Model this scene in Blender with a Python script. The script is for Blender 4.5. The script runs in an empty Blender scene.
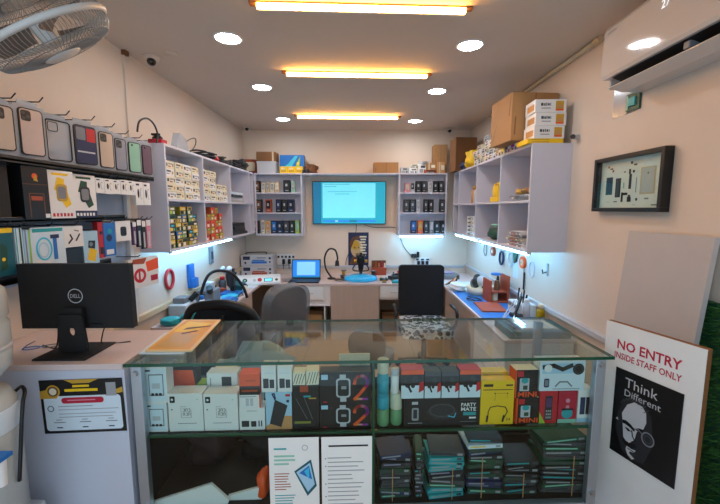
import bpy, bmesh, math, random
from mathutils import Vector, Matrix, Euler
random.seed(7)
S = bpy.context.scene
COL = S.collection

# ---------------------------------------------------------------- camera, world, exposure
F_PX, HZ, CAMH = 368.0, 209.0, 1.6
TH = math.atan((252 - HZ) / F_PX)
cam_d = bpy.data.cameras.new('camera')
cam_d.sensor_fit = 'HORIZONTAL'; cam_d.sensor_width = 36.0
cam_d.lens = F_PX / 720 * 36.0
cam_d.clip_start = 0.02; cam_d.clip_end = 60
cam = bpy.data.objects.new('camera', cam_d); COL.objects.link(cam)
cam.location = (0, 0, CAMH); cam.rotation_euler = (math.pi / 2 - TH, 0, 0)
S.camera = cam
W = bpy.data.worlds.new('world'); S.world = W; W.use_nodes = True
bg = W.node_tree.nodes['Background']
bg.inputs[0].default_value = (0.66, 0.84, 1.0, 1); bg.inputs[1].default_value = 0.85
S.view_settings.view_transform = 'Standard'
S.view_settings.look = 'None'
S.view_settings.gamma = 1.0
S.view_settings.use_curve_mapping = False
S.view_settings.exposure = 0.75
WARM_E, DOWN_E, TUBE_E = 34.0, 54.0, 34.0

# ---------------------------------------------------------------- materials
def lin(h):
    h = h.lstrip('#'); o = []
    for i in (0, 2, 4):
        c = int(h[i:i+2], 16) / 255
        o.append(c / 12.92 if c <= 0.04045 else ((c + 0.055) / 1.055) ** 2.4)
    return (o[0], o[1], o[2], 1)
MATS = {}
def mat(name, col, rough=0.5, metal=0.0, emit=0.0, var=0.06, scale=12.0, bump=0.0, coat=0.0, stretch=None, dark=None):
    m = bpy.data.materials.new(name); m.use_nodes = True
    nt = m.node_tree; b = nt.nodes['Principled BSDF']
    c = lin(col)
    b.inputs['Roughness'].default_value = rough
    b.inputs['Metallic'].default_value = metal
    b.inputs['Coat Weight'].default_value = coat
    tc = nt.nodes.new('ShaderNodeTexCoord'); mp = nt.nodes.new('ShaderNodeMapping')
    nt.links.new(tc.outputs['Object'], mp.inputs[0])
    if stretch: mp.inputs['Scale'].default_value = stretch
    nz = nt.nodes.new('ShaderNodeTexNoise'); nz.inputs['Scale'].default_value = scale; nz.inputs['Detail'].default_value = 3
    nt.links.new(mp.outputs[0], nz.inputs['Vector'])
    mx = nt.nodes.new('ShaderNodeMix'); mx.data_type = 'RGBA'
    nt.links.new(nz.outputs['Fac'], mx.inputs[0])
    d = lin(dark) if dark else tuple(x * (1 - var * 2) for x in c[:3]) + (1,)
    e = c if dark else tuple(min(1, x * (1 + var)) for x in c[:3]) + (1,)
    mx.inputs[6].default_value = d; mx.inputs[7].default_value = e
    nt.links.new(mx.outputs[2], b.inputs['Base Color'])
    if bump:
        bp = nt.nodes.new('ShaderNodeBump'); bp.inputs['Strength'].default_value = bump; bp.inputs['Distance'].default_value = 0.004
        nt.links.new(nz.outputs['Fac'], bp.inputs['Height']); nt.links.new(bp.outputs[0], b.inputs['Normal'])
    if emit:
        b.inputs['Emission Color'].default_value = c; b.inputs['Emission Strength'].default_value = emit
    MATS[name] = m; return m
def glassmat(name, tint, gl=0.12, rough=0.02, alpha_col=None, white=0.0):
    m = bpy.data.materials.new(name); m.use_nodes = True
    nt = m.node_tree; nt.nodes.clear()
    out = nt.nodes.new('ShaderNodeOutputMaterial')
    tr = nt.nodes.new('ShaderNodeBsdfTransparent'); tr.inputs[0].default_value = lin(tint)
    g = nt.nodes.new('ShaderNodeBsdfGlossy'); g.inputs['Roughness'].default_value = rough
    lw = nt.nodes.new('ShaderNodeLayerWeight'); lw.inputs[0].default_value = 0.5
    pw = nt.nodes.new('ShaderNodeMath'); pw.operation = 'POWER'; pw.inputs[1].default_value = 5
    ad = nt.nodes.new('ShaderNodeMath'); ad.operation = 'MULTIPLY_ADD'; ad.inputs[1].default_value = .8; ad.inputs[2].default_value = gl*.15; ad.use_clamp = True
    nt.links.new(lw.outputs['Facing'], pw.inputs[0]); nt.links.new(pw.outputs[0], ad.inputs[0])
    m1 = nt.nodes.new('ShaderNodeMixShader')
    nt.links.new(ad.outputs[0], m1.inputs[0]); nt.links.new(tr.outputs[0], m1.inputs[1]); nt.links.new(g.outputs[0], m1.inputs[2])
    last = m1
    if white:
        df = nt.nodes.new('ShaderNodeBsdfDiffuse'); df.inputs[0].default_value = lin(alpha_col or 'E8EEF2')
        m2 = nt.nodes.new('ShaderNodeMixShader'); m2.inputs[0].default_value = white
        nt.links.new(m1.outputs[0], m2.inputs[1]); nt.links.new(df.outputs[0], m2.inputs[2]); last = m2
    nt.links.new(last.outputs[0], out.inputs[0]); MATS[name] = m; return m
P = {  # flat palette
 'white': ('E9E8E6', .45), 'paper': ('F2F0EA', .7), 'cream': ('E6DDC2', .6), 'black': ('0E0E10', .4), 'matte_black': ('141416', .7),
 'charcoal': ('26272B', .5), 'grey': ('7C7E84', .5), 'dark_grey': ('44464B', .55), 'light_grey': ('BFC1C6', .5), 'red': ('C4202A', .45),
 'crimson': ('B81434', .5), 'orange': ('F0561C', .45), 'tan': ('C9925C', .6), 'yellow': ('F2C512', .5), 'gold': ('C79A2E', .4), 'green': ('3F8F4A', .5),
 'lime': ('9CC43C', .5), 'dark_green': ('1D4A35', .5), 'mint': ('8CC7B0', .5), 'teal': ('1F9FA6', .45), 'cyan': ('3FC0E0', .4), 'blue': ('1E6FC0', .45),
 'navy': ('1B2A55', .5), 'sky': ('A9CFE6', .5), 'ice': ('D5E4EE', .45), 'lavender': ('8F8AA6', .5), 'purple': ('5A3A66', .5), 'pink': ('D98AA0', .5),
 'magenta': ('B52A86', .5), 'violet': ('7C3CA8', .5), 'brown': ('6E4426', .6), 'rust': ('A84A2C', .6), 'beige': ('CDB897', .6), 'olive': ('8A8A34', .6),
 'skin_print': ('C9A87A', .6), 'steel': ('B9BCC0', .3), 'print_grey': ('9A9CA0', .6), 'deep_teal': ('0F5A66', .5), 'peach': ('E8B48A', .5),
}
def M(n):
    if n in MATS: return MATS[n]
    c, r = P[n]
    return mat(n, c, r, metal=0.9 if n == 'steel' else 0.0, var=0.03)
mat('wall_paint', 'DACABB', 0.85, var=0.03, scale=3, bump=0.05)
mat('back_wall_lit', 'ECD9C6', 0.85, var=0.03, scale=3, bump=0.05)  # back wall: warm lamp glow put into the paint colour
mat('ceiling_paint', 'D2C3B5', 0.9, var=0.03, scale=2)
mat('laminate', 'D0CEDA', 0.35, var=0.02, scale=4)
mat('counter_laminate', 'C6CBDA', 0.35, var=0.02, scale=4)
mat('counter_top', 'D6C2BE', 0.35, var=0.03, scale=6)
mat('wood_light', 'BFA898', 0.45, var=0.06, scale=3, stretch=(8, 8, 0.6))
mat('plywood', '8A5A32', 0.7, var=0.15, scale=14, stretch=(1, 1, 6))
mat('cardboard', 'A97C4E', 0.8, var=0.06, scale=10, bump=0.1)
mat('cardboard_dark', '7E5634', 0.8, var=0.08, scale=10, bump=0.1)
mat('aluminium', 'B4BEC8', 0.35, metal=0.75, var=0.03)
mat('fan_plastic', 'C9C7C4', 0.4, var=0.02)
mat('fan_wire', '8C8C8C', 0.4, metal=0.4, var=0.02)
mat('ac_plastic', 'CCC6C2', 0.07, var=0.01)
mat('reflection_maroon', '2E1618', 0.8)  # dark red of a reflection on the glass, put into a colour
mat('mesh_fabric', '16161A', 0.85, var=0.2, scale=180, bump=0.4)
mat('leather_black', '101012', 0.42, var=0.08, scale=40, bump=0.15)
mat('grey_fabric', '4A4A4E', 0.6, var=0.15, scale=60, bump=0.3)
mat('rack_panel', 'A9B7CC', 0.5, var=0.02)
mat('rack_bar', '15171C', 0.4, var=0.05)
mat('water_plastic', 'BDC2C0', 0.25, var=0.05)
mat('green_edge', '0D4A32', 0.15, var=0.05)
mat('grass', '3E7A24', 0.7, var=0.35, scale=60)
mat('board_grey', 'B9B2AF', 0.5, var=0.02)
mat('plastic_grey', 'B2B4BA', 0.4, var=0.05)
mat('folder_paper', 'E6C68C', 0.6)
mat('folder_gold', 'DCA24A', 0.6)
mat('case_beige', 'C9B3A0')
mat('case_pink', 'D0B8AE')
mat('case_mint', '8FC0A8')
mat('case_mauve', '6A5262')
mat('case_grey', '8F929E')
mat('lens_black', '050506', 0.08, coat=0.5)
mat('bulb_cool', 'F0F4FA', 0.5, emit=DOWN_E, var=0)
mat('bulb_warm', 'FFB654', 0.5, emit=WARM_E, var=0)
mat('tube_cool', '8CD2FF', 0.5, emit=TUBE_E, var=0)
mat('glow_digit', 'EAF6FF', 0.5, emit=0.5, var=0)
mat('screen_teal', '12A2BC', 0.2, emit=0.42, var=0.1, scale=3)
mat('screen_light', '6FD6E2', 0.2, emit=0.48, var=0.05, scale=6)
mat('screen_edge', '0C6E96', 0.2, emit=0.4, var=0)
mat('screen_blue', '2278D0', 0.2, emit=0.5, var=0)
mat('screen_pale', '7CBCF0', 0.2, emit=0.5, var=0)
mat('lamp_blue', '1C9AD0', 0.2, emit=0.25, var=0.1, coat=.5)
glassmat('pane', 'F4FAF8', 0.12)
glassmat('pane_top', 'EEF6F3', 0.35, white=0.03, alpha_col='BFD2CC')
glassmat('clear_plastic', 'E6ECF2', 0.4, 0.15, white=0.34, alpha_col='E2E4EA')
glassmat('clear_bag', 'D8DEE2', 0.45, 0.25, white=0.2)
glassmat('blade_plastic', 'A8988C', 0.4, 0.2, white=0.45, alpha_col='9A8E86')
glassmat('blue_liquid', '7CD4E4', 0.4, 0.1, white=0.6, alpha_col='4CC4D8')
glassmat('frosted_cap', 'F2F0DC', 0.4, 0.2, white=0.7, alpha_col='E8E8D0')
glassmat('green_liquid', 'B0E0B8', 0.4, 0.1, white=0.5, alpha_col='8CC490')
glassmat('yellow_liquid', 'D6C040', 0.4, 0.1, white=0.5, alpha_col='C8A820')
glassmat('wrap_film', 'D8DCE0', 0.9, 0.22, white=0.16, alpha_col='C0C4CA')
glassmat('blue_film', 'C4E0EA', 0.6, 0.2, white=0.45, alpha_col='C4E0EA')
glassmat('smoke_mesh', '555A60', 0.3, 0.3, white=0.35, alpha_col='202226')
def tile_floor():
    m = mat('floor_tile', 'B98E68', 0.3, var=0.05, scale=5)
    nt = m.node_tree; b = nt.nodes['Principled BSDF']
    br = nt.nodes.new('ShaderNodeTexBrick'); br.offset = 0
    br.inputs['Scale'].default_value = 1.0; br.inputs['Brick Width'].default_value = 0.6; br.inputs['Row Height'].default_value = 0.6
    br.inputs['Mortar Size'].default_value = 0.004
    br.inputs['Color1'].default_value = lin('B98E68'); br.inputs['Color2'].default_value = lin('B38862'); br.inputs['Mortar'].default_value = lin('7A5C44')
    tc = nt.nodes['Texture Coordinate']; nt.links.new(tc.outputs['Object'], br.inputs['Vector'])
    nt.links.new(br.outputs['Color'], b.inputs['Base Color'])
tile_floor()
def houndstooth():
    m = mat('houndstooth', '111113', 0.8)
    nt = m.node_tree; b = nt.nodes['Principled BSDF']
    ck = nt.nodes.new('ShaderNodeTexVoronoi'); ck.inputs['Scale'].default_value = 22
    rp = nt.nodes.new('ShaderNodeMath'); rp.operation = 'GREATER_THAN'; rp.inputs[1].default_value = 0.52
    mx = nt.nodes.new('ShaderNodeMix'); mx.data_type = 'RGBA'; mx.inputs[6].default_value = lin('101012'); mx.inputs[7].default_value = lin('C8C8C8')
    tc = nt.nodes['Texture Coordinate']; nt.links.new(tc.outputs['Object'], ck.inputs['Vector'])
    nt.links.new(ck.outputs['Distance'], rp.inputs[0]); nt.links.new(rp.outputs[0], mx.inputs[0]); nt.links.new(mx.outputs[2], b.inputs['Base Color'])
houndstooth()

# ---------------------------------------------------------------- geometry helpers
def ray(px, py):
    u = (px - 360) / F_PX; v = (252 - py) / F_PX
    return Vector((u, math.cos(TH) + v * math.sin(TH), -math.sin(TH) + v * math.cos(TH)))
O3 = Vector((0, 0, CAMH))
def at_y(px, py, y): r = ray(px, py); return O3 + r * (y / r.y)
def at_x(px, py, x): r = ray(px, py); return O3 + r * (x / r.x)
def at_z(px, py, z): r = ray(px, py); return O3 + r * ((z - CAMH) / r.z)

TEXTS = {}
def text_mesh(s, bold=0):
    if (s, bold) in TEXTS: return TEXTS[(s, bold)]
    cu = bpy.data.curves.new('t', 'FONT'); cu.body = s; cu.size = 1; cu.resolution_u = 2; cu.offset = bold
    ob = bpy.data.objects.new('t', cu); COL.objects.link(ob)
    dg = bpy.context.evaluated_depsgraph_get(); dg.update()
    me = bpy.data.meshes.new_from_object(ob.evaluated_get(dg))
    vs = [v.co.copy() for v in me.vertices]; fs = [tuple(p.vertices) for p in me.polygons]
    bpy.data.objects.remove(ob); bpy.data.curves.remove(cu); bpy.data.meshes.remove(me)
    if vs:
        x0 = min(v.x for v in vs); x1 = max(v.x for v in vs); y0 = min(v.y for v in vs); y1 = max(v.y for v in vs)
    else: x0 = x1 = y0 = y1 = 0
    TEXTS[(s, bold)] = (vs, fs, x0, x1, y0, y1); return TEXTS[(s, bold)]

class MB:
    def __init__(s): s.v = []; s.f = []; s.mi = []; s.sm = []; s.mats = []
    def midx(s, m):
        if m not in s.mats: s.mats.append(m)
        return s.mats.index(m)
    def add(s, vs, fs, m, smooth=False):
        b = len(s.v); i = s.midx(m)
        s.v += [tuple(v) for v in vs]
        for f in fs: s.f.append(tuple(b + k for k in f)); s.mi.append(i); s.sm.append(smooth)
    def box(s, x0, y0, z0, x1, y1, z1, m, T=None):
        vs = [Vector(p) for p in ((x0,y0,z0),(x1,y0,z0),(x1,y1,z0),(x0,y1,z0),(x0,y0,z1),(x1,y0,z1),(x1,y1,z1),(x0,y1,z1))]
        if T: vs = [T @ v for v in vs]
        s.add(vs, [(0,3,2,1),(4,5,6,7),(0,1,5,4),(1,2,6,5),(2,3,7,6),(3,0,4,7)], m); return s
    def cbox(s, c, d, m, T=None):
        return s.box(c[0]-d[0]/2, c[1]-d[1]/2, c[2]-d[2]/2, c[0]+d[0]/2, c[1]+d[1]/2, c[2]+d[2]/2, m, T)
    def prism(s, pts, vec, m, smooth=False):
        n = len(pts); a = [Vector(p) for p in pts]; b = [p + Vector(vec) for p in a]
        s.add(a + b, [tuple(range(n))[::-1], tuple(range(n, 2*n))] , m)
        s.add(a + b, [(i, (i+1) % n, n + (i+1) % n, n + i) for i in range(n)], m, smooth); return s
    def tube(s, pts, r, m, n=8, closed=False, curve=0, caps=True):
        pts = [Vector(p) for p in pts]
        if curve: pts = smooth_pts(pts, curve, closed)
        k = len(pts); rings = []; up = None
        for i, p in enumerate(pts):
            if closed: t = pts[(i+1) % k] - pts[i-1]
            else: t = pts[min(i+1, k-1)] - pts[max(i-1, 0)]
            t.normalize()
            if up is None: up = Vector((0,0,1)) if abs(t.z) < 0.9 else Vector((1,0,0))
            a = (up - t * up.dot(t))
            if a.length < 1e-5: a = t.orthogonal()
            a.normalize(); bb = t.cross(a); up = a
            rr = r[i * len(r) // k] if isinstance(r, (list, tuple)) else r
            rings.append([p + (a * math.cos(2*math.pi*j/n) + bb * math.sin(2*math.pi*j/n)) * rr for j in range(n)])
        vs = [v for rg in rings for v in rg]; fs = []
        for i in range(k if closed else k - 1):
            i2 = (i + 1) % k
            for j in range(n): fs.append((i*n+j, i*n+(j+1) % n, i2*n+(j+1) % n, i2*n+j))
        if not closed and caps: fs += [tuple(range(n))[::-1], tuple((k-1)*n + j for j in range(n))]
        s.add(vs, fs, m, True); return s
    def cyl(s, p0, p1, r0, r1, m, n=20):
        p0, p1 = Vector(p0), Vector(p1); t = (p1 - p0).normalized(); a = t.orthogonal().normalized(); b = t.cross(a)
        A = [p0 + (a*math.cos(2*math.pi*j/n) + b*math.sin(2*math.pi*j/n))*r0 for j in range(n)]
        B = [p1 + (a*math.cos(2*math.pi*j/n) + b*math.sin(2*math.pi*j/n))*r1 for j in range(n)]
        s.add(A+B, [(j, (j+1) % n, n+(j+1) % n, n+j) for j in range(n)], m, True)
        s.add(A+B, [tuple(range(n))[::-1], tuple(range(n, 2*n))], m); return s
    def lathe(s, prof, m, n=28, c=(0,0,0), T=None):
        vs = []; k = len(prof)
        for r, z in prof:
            for j in range(n): vs.append(Vector((c[0]+r*math.cos(2*math.pi*j/n), c[1]+r*math.sin(2*math.pi*j/n), c[2]+z)))
        fs = [(i*n+j, i*n+(j+1) % n, (i+1)*n+(j+1) % n, (i+1)*n+j) for i in range(k-1) for j in range(n)]
        if prof[0][0] > 1e-6: fs.append(tuple(range(n))[::-1])
        if prof[-1][0] > 1e-6: fs.append(tuple((k-1)*n+j for j in range(n)))
        if T: vs = [T @ v for v in vs]
        s.add(vs, fs, m, True); return s
    def ball(s, c, r, m, sc=(1,1,1), n=14):
        prof = [(math.sin(math.pi*i/8), -math.cos(math.pi*i/8)) for i in range(9)]
        T = Matrix.Translation(c) @ Matrix.Diagonal((r*sc[0], r*sc[1], r*sc[2], 1))
        return s.lathe([(max(a, 0.0001), b) for a, b in prof], m, n, T=T)
    def obj(s, name, parent=None, loc=(0,0,0), rot=(0,0,0), bevel=0, seg=2):
        me = bpy.data.meshes.new(name); me.from_pydata(s.v, [], s.f)
        for m in s.mats: me.materials.append(M(m))
        me.polygons.foreach_set('material_index', s.mi); me.polygons.foreach_set('use_smooth', s.sm); me.update()
        o = bpy.data.objects.new(name, me); COL.objects.link(o)
        o.parent = parent; o.location = loc; o.rotation_euler = rot
        if bevel:
            bv = o.modifiers.new('bevel', 'BEVEL'); bv.width = bevel; bv.segments = seg; bv.limit_method = 'ANGLE'; bv.angle_limit = 0.7
        return o
class FR:
    """a flat face on a box: O lower left corner, U right, V up; prints sit in the mesh itself"""
    def __init__(s, mb, O, U, V): s.mb = mb; s.O = Vector(O); s.U = Vector(U); s.V = Vector(V); s.N = s.U.cross(s.V).normalized()
    def p(s, u, v, k=1): return s.O + s.U*u + s.V*v + s.N*(0.0004*k)
    def rect(s, u0, v0, u1, v1, m, k=1): s.mb.add([s.p(u0,v0,k), s.p(u1,v0,k), s.p(u1,v1,k), s.p(u0,v1,k)], [(0,1,2,3)], m)
    def poly(s, pts, m, k=1): s.mb.add([s.p(a,b,k) for a,b in pts], [tuple(range(len(pts)))], m)
    def rr(s, u0, v0, u1, v1, r, m, k=1): s.poly(rrect(u0, v0, u1, v1, r), m, k)
    def disc(s, u, v, r, m, k=1, ry=None, n=18): s.poly([(u+r*math.cos(2*math.pi*i/n), v+(ry or r)*math.sin(2*math.pi*i/n)) for i in range(n)], m, k)
    def ring(s, u, v, r, w, m, k=1, ry=None, a0=0, a1=360, n=22):
        ry = ry or r; vs = []
        for i in range(n+1):
            a = math.radians(a0 + (a1-a0)*i/n)
            vs += [s.p(u+r*math.cos(a), v+ry*math.sin(a), k), s.p(u+(r-w)*math.cos(a), v+(ry-w)*math.sin(a), k)]
        s.mb.add(vs, [(2*i, 2*i+2, 2*i+3, 2*i+1) for i in range(n)], m)
    def path(s, pts, w, m, k=1):
        for i in range(len(pts)-1):
            a = Vector(pts[i]); b = Vector(pts[i+1]); d = (b-a)
            if d.length < 1e-7: continue
            nn = Vector((-d.y, d.x)).normalized()*w/2; e = d.normalized()*w*0.3
            q = [a-nn-e, b-nn+e, b+nn+e, a+nn-e]; s.poly([(z.x, z.y) for z in q], m, k)
    def text(s, t, u, v, h, m, k=2, width=None, center=True, bold=0):
        vs, fs, x0, x1, y0, y1 = text_mesh(t, bold)
        if not vs: return
        sy = h / (y1 - y0); sx = (width / (x1-x0)) if width else sy
        off = -(x0+x1)/2 if center else -x0
        s.mb.add([s.p(u+(q.x+off)*sx, v+(q.y-y0)*sy, k) for q in vs], fs, m)
    def lines(s, u0, u1, v0, v1, n, m, frac=0.45, k=1, seed=1):
        rr = random.Random(seed); st = (v1-v0)/n
        for i in range(n): s.rect(u0, v0+st*i, u0+(u1-u0)*rr.uniform(.6, 1), v0+st*(i+frac), m, k)
def rrect(u0, v0, u1, v1, r, n=4):
    o = []
    for cx, cy, a in ((u1-r, v0+r, -90), (u1-r, v1-r, 0), (u0+r, v1-r, 90), (u0+r, v0+r, 180)):
        for i in range(n+1):
            t = math.radians(a + 90*i/n); o.append((cx+r*math.cos(t), cy+r*math.sin(t)))
    return o
def smooth_pts(p, sub, closed=False):
    o = []; n = len(p)
    for i in range(n if closed else n-1):
        g = lambda k: p[k % n] if closed else p[max(0, min(n-1, k))]
        a, b, c, d = g(i-1), g(i), g(i+1), g(i+2)
        for j in range(sub):
            t = j/sub
            o.append(0.5*((2*b)+(c-a)*t+(2*a-5*b+4*c-d)*t*t+(3*b-a-3*c+d)*t**3))
    if not closed: o.append(p[-1])
    return o
def tag(o, label=None, cat=None, group=None, kind=None):
    if label: o['label'] = label
    if cat: o['category'] = cat
    if group: o['group'] = group
    if kind: o['kind'] = kind
    return o
def thing(name, label, cat, loc=(0,0,0), rot=(0,0,0), group=None):
    o = bpy.data.objects.new(name, None); COL.objects.link(o); o.empty_display_size = .05
    o.location = loc; o.rotation_euler = rot; return tag(o, label, cat, group)
def struct(name, mb, bevel=0): return tag(mb.obj(name, bevel=bevel), kind='structure')
ORD = ['first','second','third','fourth','fifth','sixth','seventh','eighth','ninth','tenth','eleventh','twelfth','thirteenth','fourteenth','fifteenth','sixteenth']

CACHE = {}
def pbox(name, label, cat, loc, w, d, h, body, draw=None, rotz=0.0, group=None, key=None, bevel=0.0015, tilt=(0,0)):
    """a printed box: local x 0 centred, front face at y=0 facing -y, base at z=0"""
    k = (name, key, round(w,4), round(d,4), round(h,4), body, bevel) if key is not None else None
    if k and k in CACHE:
        o = CACHE[k].copy(); COL.objects.link(o)
    else:
        mb = MB(); mb.box(-w/2, 0, 0, w/2, d, h, body)
        if draw:
            fr = FR(mb, (-w/2, 0, 0), (1,0,0), (0,0,1))
            draw(fr, w, h, mb, d)
        o = mb.obj(name)
        if k: CACHE[k] = o
    o.name = name
    o.location = loc; o.rotation_euler = (tilt[0], tilt[1], rotz)
    return tag(o, label, cat, group)

# ---------------------------------------------------------------- room shell
XL, XR, YB, ZC, YF = -1.6, 1.5, 5.15, 2.66, -0.35
struct('floor', MB().box(XL-.1, YF, -.06, XR+.1, YB+.1, 0, 'floor_tile'))
struct('ceiling', MB().box(XL-.1, YF, ZC, XR+.1, YB+.1, ZC+.1, 'ceiling_paint'))
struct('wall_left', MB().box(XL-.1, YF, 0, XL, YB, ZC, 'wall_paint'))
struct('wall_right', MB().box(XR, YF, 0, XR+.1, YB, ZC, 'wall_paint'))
struct('wall_back', MB().box(XL-.1, YB, 0, XR+.1, YB+.1, ZC, 'back_wall_lit'))
p = at_x(124, 70, XL)
struct('trim_1', MB().box(XL, p.y-.012, 2.05, XL+.012, p.y+.012, ZC-.01, 'wall_paint').box(XL, p.y-.02, ZC-.03, XL+.03, p.y+.02, ZC, 'brown'))
struct('trim_2', MB().box(XL, 2.1, .80, XL+.035, YB, .84, 'beige'))
struct('trim_3', MB().box(XL+.04, YB-.03, .775, XR-.04, YB, .81, 'light_grey'))
struct('trim_4', MB().box(XR-.035, 2.0, .80, XR, YB-.04, .83, 'light_grey'))
# surface conduit under the ceiling of the right wall
t = thing('cable_conduit', 'beige plastic cable conduit running under ceiling along right wall', 'conduit', (XR-.02, 3.0, ZC-.02))
MB().tube([(0,-.55,0),(0,1.3,0)], .016, 'beige', 12).obj('pipe', t)
MB().cyl((0,-.60,0),(0,-.55,0), .02, .02, 'beige').obj('end_cap', t)

# ---------------------------------------------------------------- ceiling lamps
for i, (x0, x1, y0, y1, lab) in enumerate((
    (-.53, .555, 2.02, 2.07, 'warm glowing linear ceiling light nearest the shop front, the longest in view'),
    (-.565, .525, 2.98, 3.03, 'warm glowing linear ceiling light, middle one of the three'),
    (-.705, .43, 4.31, 4.37, 'warm glowing linear ceiling light nearest the back wall with the television'))):
    t = thing('linear_ceiling_light', lab, 'ceiling light', ((x0+x1)/2, (y0+y1)/2, ZC), (0, 0, math.atan2(y1-y0, x1-x0)), 'warm linear lights on the ceiling')
    L = (x1-x0)/2
    MB().box(-L-.04, -.004, -.0138, L+.04, .03, 0, 'brown').box(-L, .0122, -.038, L, .026, -.0138, 'white').obj('housing', t)  # white strip added behind the diffuser to block its glow
    MB().box(-L, -.010, -.036, L, .012, -.014, 'bulb_warm').obj('diffuser', t)
pos = (((-.824, 2.436), 'round white recessed downlight, left one of the pair nearest the shop front'),
       ((-.857, 3.365), 'round white recessed downlight, left one of the middle pair'),
       ((-.913, 4.517), 'round white recessed downlight, left one of the pair by the back wall'),
       ((.716, 2.535), 'round white recessed downlight, right one of the pair nearest the shop front'),
       ((.696, 3.475), 'round white recessed downlight, right one of the middle pair'),
       ((.667, 4.617), 'round white recessed downlight, right one of the pair by the back wall'))
for (x, y), lab in pos:
    t = thing('downlight', lab, 'downlight', (x, y, ZC), group='round downlights in the ceiling')
    MB().lathe([(.088, 0), (.088, -.004), (.078, -.008), (.076, -.003)], 'white', 32).obj('trim_ring', t)
    MB().lathe([(.001, -.006), (.04, -.0055), (.0755, -.003)], 'bulb_cool', 32).obj('lens', t)
for (x, y, s, lab) in ((-1.46, 2.72, 1.0, 'white ceiling camera with black lens above the hanging phone cases'),
                  (-1.47, 4.93, .8, 'small white ceiling camera in the back left corner'),
                  (1.18, 5.04, .8, 'small white ceiling camera in the back right corner')):
    t = thing('security_camera', lab, 'camera', (x, y, ZC), group='cameras on the ceiling')
    MB().lathe([(.055*s, 0), (.055*s, -.012*s), (.045*s, -.03*s), (.03*s, -.042*s), (.001, -.046*s)], 'ceiling_paint').obj('base', t)
    MB().ball((.008*s, -.022*s, -.04*s), .030*s, 'lens_black').obj('lens', t)
t = tag(MB().lathe([(.04, 0), (.04, -.006), (.034, -.012), (.001, -.013)], 'ceiling_paint').obj('ceiling_cap', loc=(-1.29, 2.66, ZC)), 'small round white cover plate on ceiling beside the nearest camera', 'cover plate')

def tube_lamp(a, b, lab):
    a, b = Vector(a), Vector(b); d = b-a
    t = thing('led_tube', lab, 'led light', a, (0, 0, math.atan2(d.y, d.x)), 'cool light tubes under the shelves')
    L = d.length
    MB().box(0, -.012, -.008, L, .012, 0, 'white').box(0, -.012, -.02, .012, .012, -.008, 'light_grey').box(L-.012, -.012, -.02, L, .012, -.008, 'light_grey').obj('holder', t)
    MB().cyl((.012, 0, -.016), (L-.012, 0, -.016), .0085, .0085, 'tube_cool', 12).obj('tube', t)

# ---------------------------------------------------------------- wall shelves
T_ = 0.018
def panel(name, parent, a, b, m='laminate'): return MB().box(*a, *b, m).obj(name, parent, bevel=.0012)
ZT, ZBm = 2.062, 1.285
def side_shelf(label, xw, xf, ys, y1, zmid):
    """open shelf along a side wall; ys = divider positions, near end first"""
    o = Vector((xw, ys[0], ZBm)); t = thing('wall_shelf', label, 'wall shelf', o)
    a, b = sorted((0, xf-xw)); h = ZT-ZBm; L = y1-ys[0]
    panel('side_panel', t, (a, 0, 0), (b, T_, h)); panel('side_panel', t, (a, L-T_, 0), (b, L, h))
    panel('top_panel', t, (a, T_, h-T_), (b, L-T_, h)); panel('bottom_panel', t, (a, T_, 0), (b, L-T_, T_))
    bk = (0, .006) if xf > xw else (-.006, 0)
    panel('back_panel', t, (bk[0], T_, T_), (bk[1], L-T_, h-T_))
    yy = [y-ys[0] for y in ys[1:]]
    for y in yy: panel('divider', t, (a, y-T_/2, T_), (b, y+T_/2, h-T_))
    e = [T_] + yy + [L-T_]
    for i in range(len(e)-1):
        y0 = e[i] + (T_/2 if i else 0); y1_ = e[i+1] - (T_/2 if i < len(e)-2 else 0)
        panel('shelf_board', t, (a, y0, zmid-ZBm-T_/2), (b, y1_, zmid-ZBm+T_/2))
    return t
LY = [2.66, 3.30, 3.98, 4.66]; LF = -1.38
side_shelf('white laminate wall shelf with open bays on left wall, packed with small boxes', XL, LF, LY, 4.84, 1.665)
RY = [2.66, 3.24, 3.90, 4.58]; RF = 1.215
side_shelf('white laminate wall shelf with open bays on right wall beneath large cartons', XR, RF, RY, 4.84, 1.655)
LB, LM = ZBm+T_, 1.665+T_/2
RB, RM = LB, 1.655+T_/2
def back_cab(label, x0, x1, zb, levels):
    t = thing('wall_cabinet', label, 'wall cabinet', (x0, 4.85, zb)); w = x1-x0; h = ZT-zb; d = YB-4.85-.0
    panel('side_panel', t, (0,0,0), (T_,d,h)); panel('side_panel', t, (w-T_,0,0), (w,d,h))
    panel('bottom_panel', t, (T_,0,0), (w-T_,d,T_*1.5)); panel('top_panel', t, (T_,0,h-T_), (w-T_,d,h)); panel('back_panel', t, (T_,.12,T_*1.5), (w-T_,.13,h-T_))
    for z in levels: panel('shelf_board', t, (T_,0,z-zb-T_), (w-T_,.12,z-zb))
    return t
BL = (1.815, 1.555); BZ = 1.25
back_cab('three-level white cabinet of phone boxes left of the television', -1.375, -.755, BZ, BL)
back_cab('three-level white cabinet of phone boxes right of the television', .505, 1.135, BZ, BL)
t = thing('shelf_bridge', 'white laminate shelf board spanning above the television', 'shelf', (0, 4.85, ZT-T_))
MB().box(-.753, 0, 0, .503, .30, T_, 'laminate').obj('board', t)
tube_lamp((-1.42, 2.74, ZBm-.001), (-1.42, 4.05, ZBm-.001), 'glowing cool light tube under the front edge of the left wall shelf')
tube_lamp((1.24, 2.68, ZBm-.001), (1.24, 3.78, ZBm-.001), 'glowing cool light tube under the right wall shelf, nearer the shop front')
tube_lamp((1.24, 3.84, ZBm-.001), (1.24, 4.75, ZBm-.001), 'glowing cool light tube under the right wall shelf, nearer the back wall')
tube_lamp((.52, 4.93, BZ-.001), (1.12, 4.93, BZ-.001), 'glowing cool light tube under the cabinet right of the television')

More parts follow.
